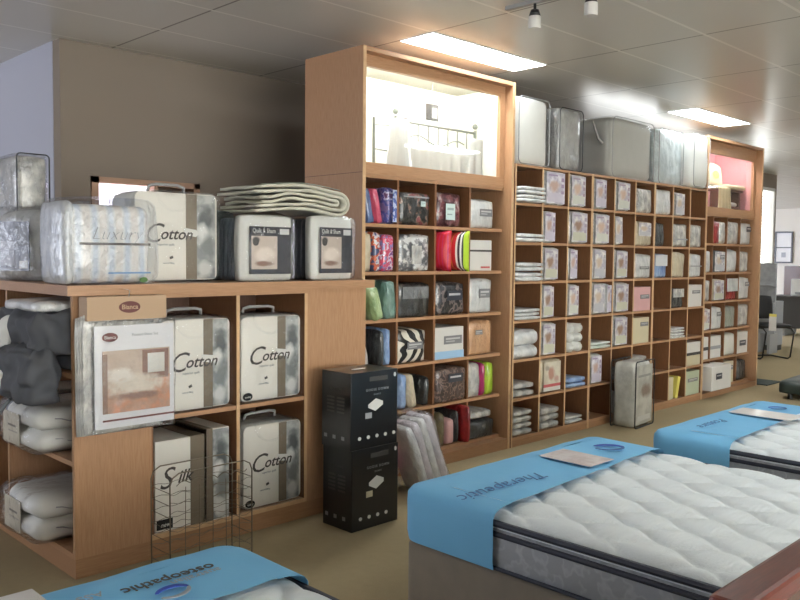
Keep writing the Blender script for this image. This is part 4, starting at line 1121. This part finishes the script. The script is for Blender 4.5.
def quilt_top(seed=0):
    bm = bmesh.new(); nx, ny = 150, 190; g = []
    for j in range(ny+1):
        y = -BL/2+BL*j/ny; row = []
        dy = min(y+BL/2, BL/2-y)
        hw = BW/2 if dy > BR else BW/2-BR+math.sqrt(max(0, BR*BR-(BR-dy)**2))
        for i in range(nx+1):
            x = -hw+2*hw*i/nx
            e = min(hw-abs(x), dy)
            drop = .035*max(0, 1-e/.07)**2.2
            z = .532+quilt_h(x, y)*min(1, e/.03+.15)-drop+.004*noise.noise((x*2, y*2, seed))
            row.append(bm.verts.new((x, y, z)))
        g.append(row)
    for j in range(ny):
        for i in range(nx): bm.faces.new((g[j][i], g[j][i+1], g[j+1][i+1], g[j+1][i]))
    # skirt down to the tape
    edge = [g[0][i] for i in range(nx+1)]+[g[j][nx] for j in range(1, ny+1)]+[g[ny][i] for i in range(nx-1, -1, -1)]+[g[j][0] for j in range(ny-1, 0, -1)]
    low = [bm.verts.new((v.co.x, v.co.y, .494)) for v in edge]
    n = len(edge)
    for k in range(n): bm.faces.new((edge[k], edge[(k+1) % n], low[(k+1) % n], low[k]))
    bmesh.ops.recalc_face_normals(bm, faces=bm.faces[:])
    return bm
def tick():
    t = NT('white ribbed ticking')
    wv = t.n('ShaderNodeTexWave'); wv.inputs['Scale'].default_value = 18; wv.bands_direction = 'Y'
    t.l(t.coord(), wv.inputs['Vector']); 
    t.bump(t.math('ADD', t.math('MULTIPLY', wv.outputs['Fac'], .5), t.noise(120)), .35, .004)
    return t.set(hexc(226, 232, 236), .75)
tickm = tick()
dam = pattern('grey damask border', [(0, hexc(152, 156, 162)), (.47, hexc(152, 156, 162)), (.53, hexc(170, 174, 180)), (.6, hexc(156, 160, 168))], 16, coat=0, wr=.1, interp='LINEAR')
basem = plain('grey brown velour', hexc(134, 124, 110), .8, var=.25, bump=.2, bscale=80)
def bandm():
    t = NT('sky blue cotton band')
    a = t.noise(3, detail=3)
    t.bump(t.math('ADD', t.noise(9, detail=4), t.math('MULTIPLY', t.noise(300), .15)), .35, .012)
    return t.set(t.mix(a, hexc(126, 188, 228), hexc(108, 174, 218)), .75, 0, 0, .3)
bandmat = bandm()
def blue_band(ycut, skew=0):
    """cotton band pulled over the head end; local frame of the bed"""
    bm = bmesh.new(); R = []
    rings = [(-.012, .347), (-.018, .38), (-.018, .44), (-.019, .50), (-.016, .528), (-.001, .547), (.02, .556), (.05, .562), (.09, .564)]
    y1 = BL/2; cut = ycut
    for i, z in rings:
        x0, x1, yy = -BW/2+i, BW/2-i, y1-i; r = max(.03, BR-i)
        p = [(x1, cut), (x1, (cut+yy-r)/2), ]
        p += [(x1-r+r*math.cos(a), yy-r+r*math.sin(a)) for a in [q*PI/2/6 for q in range(7)]]
        m = 24
        p += [((x1-r)+(x0-x1+2*r)*k/m, yy) for k in range(1, m)]
        p += [(x0+r-r*math.sin(a), yy-r+r*math.cos(a)) for a in [q*PI/2/6 for q in range(7)]]
        p += [(x0, (cut+yy-r)/2), (x0, cut)]
        p = [(x, y+skew*(x/BW+.5)*max(0, (y1-y)/(y1-cut))) for x, y in p]
        R.append([bm.verts.new((x, y+.006*noise.noise((x*5, z*9, 1)), z if z < .5 else z+.004*noise.noise((x*6, y*6, 2)))) for x, y in p])
    n = len(R[0])
    for a, b in zip(R, R[1:]):
        for k in range(n-1): bm.faces.new((a[k], a[k+1], b[k+1], b[k]))
    # top sheet
    last = R[-1]; inner = [v.co.copy() for v in last]
    xa, xb, ya = inner[-1].x, inner[0].x, inner[n//2].y
    g = bmesh.new()
    N, Mm = 40, 14; grid = []
    for j in range(Mm+1):
        row = []
        for i in range(N+1):
            x = xa-.004+(xb-xa+.008)*i/N; y = cut+(ya-.0-cut)*j/Mm
            y += skew*(x/BW+.5)*(1-j/Mm)
            z = .5655+.005*noise.noise((x*5, y*5, 3))+.003*noise.noise((x*14, y*14, 5))
            row.append(bm.verts.new((x, y, z)))
        grid.append(row)
    for j in range(Mm):
        for i in range(N): bm.faces.new((grid[j][i], grid[j][i+1], grid[j+1][i+1], grid[j+1][i]))
    bmesh.ops.recalc_face_normals(bm, faces=bm.faces[:])
    return bm
def swirl(parent, x, y, z, s, ang, m1, m2):
    for (a0, a1, mt, w0) in ((.2, 2.9, m1, 1), (3.0, 5.6, m2, 1.3)):
        pts_o, pts_i = [], []
        for k in range(13):
            q = k/12; a = a0+(a1-a0)*q; wd = s*.34*w0*(math.sin(PI*(.12+.75*q)))**.8
            pts_o.append((s*math.cos(a), s*math.sin(a))); pts_i.append(((s-wd)*math.cos(a), (s-wd)*math.sin(a)))
        ring = pts_o+pts_i[::-1]
        bm = bmesh.new()
        ca, sa = math.cos(ang), math.sin(ang)
        vs = [bm.verts.new((x+px*ca-py*sa*.8, y+px*sa+py*ca*.8, z)) for px, py in ring]
        for k in range(12): bm.faces.new((vs[k], vs[k+1], vs[24-k], vs[25-k]))
        r = bmesh.ops.extrude_face_region(bm, geom=bm.faces[:])
        for e in r['geom']:
            if isinstance(e, bmesh.types.BMVert): e.co.z += .002
        bmesh.ops.recalc_face_normals(bm, faces=bm.faces[:])
        obj('logo', bm, mt, parent)
qt_mesh = None
def bed(label, X0, deco, ycut, Y1=2.165, skew=0):
    global qt_mesh
    t = thing('mattress_set', label, 'bed', (X0+BW/2, Y1-BL/2, 0), group='display mattresses')
    for sx in (-1, 1):
        for sy in (-1, 1):
            b = bmesh.new(); cyl(b, (sx*(BW/2-.12), sy*(BL/2-.12), 0), .03, .06, 12); obj('leg', b, M['blackplastic'], t)
    obj('base', rings_body(-BW/2, BW/2, -BL/2, BL/2, .05, [(.01, .06), (.0, .075), (0, .325), (.012, .34)]), basem, t, True)
    obj('mattress_border', rings_body(-BW/2, BW/2, -BL/2, BL/2, BR, [(.012, .343), (.002, .36), (-.002, .41), (0, .47), (.006, .494)]), dam, t, True)
    for z, r in ((.352, .007), (.474, .010), (.512, .012)):
        b = bmesh.new(); tube(b, [(x, y, z) for x, y in rr_path(-BW/2-.001, BW/2+.001, -BL/2-.001, BL/2+.001, BR)], r, 6, True); obj('piping', b, M['navy'], t)
    if qt_mesh is None:
        o = obj('pillow_top', quilt_top(), tickm, t, True); qt_mesh = o.data
    else:
        o = bpy.data.objects.new('pillow_top', qt_mesh); C.objects.link(o); o.parent = t
    yc = ycut-(Y1-BL/2)
    o = obj('blue_band', blue_band(yc, skew), bandmat, t, True)
    deco(t, BW/2)
    return t
ZB = .5725
def deco2(t, hw):
    yo = 2.245-BL/2
    X = lambda x: x-(2.25+hw)
    lettering('Therapeutic', .105, M['blueink'], t, (X(2.49), 1.965-yo, ZB), rot=(0, 0, PI), shear=.4, off=-.001)
    o = obj('printed_card', box(X(2.965), X(3.15), 1.86-yo, 2.12-yo, ZB, ZB+.003), printed('pink and grey leaflet', hexc(222, 214, 214), [('rect', .1, .9, .1, .5, hexc(200, 176, 176))], nz=(20, .5, hexc(190, 170, 170)), wr=.2), t)
    swirl(t, X(3.34), 2.0-yo, ZB, .075, 2.6, M['blueink'], M['royal'])
def deco1(t, hw):
    yo = 2.17-BL/2
    X = lambda x: x-.08-hw
    lettering('osteopathic', .058, M['ink'], t, (X(1.10), 2.005-yo, ZB), rot=(0, 0, PI), off=.0006)
    lettering('australian', .04, M['silverink'], t, (X(1.16), 1.965-yo, ZB), rot=(0, 0, PI))
    lettering('ASSOCIATION', .045, M['silverink'], t, (X(.78), 2.03-yo, ZB), rot=(0, 0, PI))
    swirl(t, X(1.06), 1.90-yo, ZB, .05, 3.4, M['silverink'], M['royal'])
    obj('printed_card', box(X(.55), X(.80), 1.85-yo, 2.16-yo, ZB, ZB+.003), printed('green edged leaflet', hexc(226, 222, 220), [('rect', 0, 1, .8, 1, hexc(120, 160, 130))], nz=(10, .3, hexc(200, 190, 190)), wr=.2), t)
def deco3(t, hw):
    yo = 2.10-BL/2
    X = lambda x: x-(3.93+hw)
    obj('printed_card', box(X(4.62), X(4.82), 1.66-yo, 2.0-yo, ZB, ZB+.003), printed('white leaflet', hexc(226, 222, 220), [('rect', .1, .9, .5, .9, hexc(210, 180, 176))], nz=(10, .3, hexc(200, 190, 190)), wr=.2), t)
    lettering('Posture', .09, M['blueink'], t, (X(4.25), 1.95-yo, ZB), rot=(0, 0, PI), shear=.4, off=-.001)
    swirl(t, X(4.97), 1.86-yo, ZB, .055, 2.6, M['blueink'], M['royal'])
bed('mattress with blue band lettered osteopathic, below the low counter', .08, deco1, 1.80, 2.17)
bed('quilted white mattress on grey base with blue band, middle of the three', 2.25, deco2, 1.785, 2.245, .07)
bed('white mattress with blue band nearest the far cabinet', 3.93, deco3, 1.68, 2.10, .05)
# dark ottoman
t = thing('ottoman', 'dark green upholstered ottoman on the carpet beyond the mattresses', 'ottoman', (9.22, 2.86, 0), (0, 0, .05))
obj('seat', soft(.9, .9, .15, .05, .012, .003, 8, 5, 3, z0=.05), plain('dark green leather', hexc(38, 52, 50), .4, coat=.3), t, True)
for sx in (-1, 1):
    for sy in (-1, 1): b = bmesh.new(); cyl(b, (sx*.35, sy*.35, 0), .025, .055, 10); obj('leg', b, M['blackplastic'], t)
tag(obj('floor_mat', box(9.56, 9.98, 3.70, 3.98, 0, .012, .003), plain('dark green mat', hexc(58, 66, 62), .9)), 'small dark mat on the carpet at the end of the far cabinet', 'mat')
# red brown timber bed end in the aisle
t = thing('timber_bed_end', 'red brown timber bed end close to the camera in the lower right corner', 'bed end', (1.435, .60, 0))
obj('post', box(0, .055, -.02, .035, 0, .83, .006), M['red_wood'], t)
obj('post', box(.70, .755, -.02, .035, 0, .83, .006), M['red_wood'], t)
obj('top_rail', box(-.01, .765, -.03, .045, .80, .843, .01), M['red_wood'], t)
obj('panel', box(.055, .70, -.005, .02, .25, .80), M['dark_wood'], t)

# ------------------------------------------------------------------ ceiling lights and spotlights
lamp_m = emit('fluorescent diffuser', (.91, .98, 1, 1), 18)
def ceiling_light(label, x, y, vis=True):
    t = thing('ceiling_light', label, 'ceiling light', (x, y, CEIL), group='recessed fluorescent ceiling lights')
    b = bmesh.new()
    for a in ((-.605, .605, -.152, -.147), (-.605, .605, .147, .152), (-.605, -.6, -.147, .147), (.6, .605, -.147, .147)):
        bx(b, a[0], a[1], a[2], a[3], -.008, -.0005)
    obj('frame', b, M['cartonw'], t)
    obj('diffuser', box(-.6, .6, -.147, .147, -.006, -.001), lamp_m, t)
    return t
ceiling_light('lit ceiling panel just in front of the lit glass cabinet', 4.43, 3.75)
ceiling_light('lit ceiling panel above the far glass cabinet', 8.03, 3.75)
for x, y in ((4.43, .4), (8.06, .4), (11.7, .4), (11.7, 3.5), (8.06, -2.8), (15.3, .4), (11.7, -2.8), (15.3, 3.5), (15.3, 7.5), (19.0, 4), (19.0, 8.0)):
    ceiling_light('lit ceiling panel farther along the showroom ceiling', x, y)
SP = [(3.72, 2.755, 'first'), (3.80, 2.40, 'middle'), (3.88, 2.05, 'last')]
t = thing('spotlight_track', 'slim grey ceiling track carrying the small spotlights', 'light track', (0, 0, CEIL))
obj('track', box(3.72, 3.75, 1.4, 2.95, -.022, -.0005), M['grey'], t)
for k, (x, y, w) in enumerate(SP):
    t = thing('spotlight', 'small white spotlight with black neck, %s on the ceiling track' % ('nearest the glass cabinet', 'middle', 'closest to the top edge')[k], 'spotlight', (3.735, y, CEIL-.0225), group='track spotlights')
    b = bmesh.new(); cyl(b, (0, 0, -.035), .008, .035, 10); obj('stem', b, M['blackplastic'], t)
    b = bmesh.new(); cyl(b, (0, 0, -.07), .034, .036, 20, .022); obj('neck', b, M['blackplastic'], t, True)
    b = bmesh.new(); cyl(b, (0, 0, -.135), .034, .065, 24); obj('shade', b, M['cartonw'], t)

# ------------------------------------------------------------------ the far end of the shop
t = thing('framed_notice', 'black framed white notice on the pale wall in the distance', 'picture', (23.96, 8.95, 1.33))
b = bmesh.new()
for a in ((-.24, .24, 0, .04), (-.24, .24, .84, .88), (-.24, -.2, .04, .84), (.2, .24, .04, .84), (-.2, .2, .42, .45)): bx(b, -.02, .03, a[0], a[1], a[2], a[3])
obj('frame', b, M['blackplastic'], t)
obj('sheet', box(.0, .02, -.2, .2, .04, .84), M['cartonw'], t)
obj('printed_lines', box(-.004, -.001, -.06, .06, .16, .3), M['lgrey'], t)
t = thing('visitor_chair', 'black cantilever chair with sled base beyond the far cabinet', 'chair', (12.25, 4.75, 0), (0, 0, -.6))
for sx in (-.22, .22):
    obj('frame', T([(sx, .25, .46), (sx, -.2, .45), (sx, -.27, .40), (sx, -.2, .04), (sx, -.15, .012), (sx, .25, .012)], r=.011), M['blackplastic'], t)
obj('crossbar', T([(-.22, .25, .012), (.22, .25, .012)], r=.011), M['blackplastic'], t)
obj('seat', soft(.46, .46, .06, .025, .01, .002, 6, 1, 4, z0=.45), M['blackplastic'], t, True)
obj('backrest', soft(.44, .05, .34, .02, .01, .002, 6, 2, 4), M['blackplastic'], t, True, loc=(0, .24, .56), rot=(-.15, 0, 0))
obj('back_frame', T([(-.2, .25, .46), (-.2, .28, .7)], [(.2, .25, .46), (.2, .28, .7)], r=.011), M['blackplastic'], t)
t = thing('office_desk', 'dark grey office desk standing beyond the chairs at the far end', 'desk', (16.4, 5.4, 0))
obj('desktop', box(-.35, .35, -.9, .9, .72, .75), M['dgrey'], t)
for yy in (-.85, .55): obj('pedestal', box(-.3, .3, yy, yy+.3, 0, .72), M['grey'], t)
obj('modesty_panel', box(-.33, -.31, -.85, .85, .15, .72), M['dgrey'], t)
t = thing('printer', 'white office printer on the distant desk', 'printer', (16.4, 5.6, .751)); obj('body', box(-.2, .2, -.35, .3, 0, .32, .02), M['cartonw'], t); obj('paper_tray', box(-.25, -.2, -.2, .2, .04, .08), M['grey'], t)
tag(obj('document_box', box(16.3, 16.5, 4.85, 5.05, .751, 1.0, .01), plain('red plastic', hexc(190, 30, 40), .4)), 'red box on the distant desk beside the printer', 'box')
t = thing('brochure_stand', 'grey brochure stand in front of the distant wall', 'display stand', (12.95, 5.06, 0))
obj('board', box(-.02, .02, -.13, .13, .3, 1.38), plain('speckled grey board', hexc(176, 178, 182), .6, var=.5), t)
for k in range(3): obj('shelf', box(-.1, -.02, -.13, .13, .5+.26*k, .52+.26*k), M['grey'], t)
for yy in (-.1, .1): obj('foot', box(-.15, .15, yy-.02, yy+.02, 0, .3), M['grey'], t)
t = thing('price_sign', 'yellow and white price card hanging on the chair beyond the far cabinet', 'sign', (11.95, 4.58, .43))
obj('card', box(-.004, .004, -.05, .05, 0, .2), M['cartonw'], t); obj('card_top', box(-.004, .004, -.05, .05, .2, .24), M['yellowW'], t)
t = thing('side_table', 'low pale cabinet beyond the far cabinet with goods on it', 'cabinet', (13.45, 5.20, 0)); obj('body', box(-.15, .15, -.15, .15, .08, .78, .01), M['lgrey'], t); obj('plinth', box(-.14, .14, -.14, .14, 0, .08), M['dgrey'], t)
t = thing('desk_lamp', 'thin dark lamp standing on the low pale cabinet', 'lamp', (13.42, 5.24, .781)); b = bmesh.new(); cyl(b, (0, 0, 0), .06, .015, 14); obj('base', b, M['blackplastic'], t)
obj('pole', T([(0, 0, .015), (0, 0, .52)], r=.012), M['blackplastic'], t); b = bmesh.new(); cyl(b, (0, 0, .5), .06, .1, 14, .03); obj('lamp_shade', b, M['blackplastic'], t)

# details printed or sewn on a part belong to that part
ON = {'lettering': ('insert_card', 'blue_band', 'header_card', 'carton'), 'logo': ('blue_band',), 'printed_card': ('blue_band',), 'motif': ('insert_card', 'pillow'), 'seal': ('insert_card',),
      'tag': ('insert_card',), 'stripe': ('insert_card',), 'photograph': ('insert_card',), 'emblem': ('insert_card',), 'stamp': ('carton',), 'picture_mattress': ('carton',),
      'picture_label': ('carton',), 'picture_strip': ('carton',), 'picture_dot': ('carton',), 'side_picture': ('carton',), 'side_text': ('carton',), 'sticker': ('carton',)}
for o in list(C.objects):
    p = o.parent
    if p is None or p.type != 'EMPTY': continue
    base = o.name.split('.')[0]
    for want in ON.get(base, ()):
        sib = [c for c in p.children if c.name.split('.')[0] == want and c.location.length < 1e-6 and abs(c.rotation_euler.x)+abs(c.rotation_euler.y)+abs(c.rotation_euler.z) < 1e-6]
        if sib: o.parent = sib[0]; break

# ------------------------------------------------------------------ light
def area(name, loc, rot, sx, sy, e, col):
    l = bpy.data.lights.new(name, 'AREA'); l.shape = 'RECTANGLE'; l.size = sx; l.size_y = sy; l.energy = e; l.color = col
    o = bpy.data.objects.new(name, l); C.objects.link(o); o.location = loc; o.rotation_euler = rot
    return o
area('shopfront daylight', (1.0, -6.9, 1.5), (-PI/2, 0, 0), 9, 2.4, 900, (.90, .95, 1))
area('far wall fill', (17.5, 11.9, 1.5), (PI/2, 0, 0), 7, 2.2, 1200, (.94, .98, 1))  # unseen fill light added to brighten the far wall
area('side window daylight', (-3.9, 8.0, 1.5), (0, -PI/2, 0), 2.0, 4.5, 170, (.86, .9, 1))
wd = bpy.data.worlds.new('world'); scn.world = wd; wd.use_nodes = True
wd.node_tree.nodes['Background'].inputs[0].default_value = (.8, .88, 1, 1); wd.node_tree.nodes['Background'].inputs[1].default_value = .3
scn.view_settings.view_transform = 'Standard'; scn.view_settings.look = 'None'; scn.view_settings.gamma = 1
scn.view_settings.use_curve_mapping = False
scn.view_settings.exposure = 0.36
scn.cycles.max_bounces = 6; scn.cycles.transparent_max_bounces = 16; scn.cycles.sample_clamp_indirect = 4
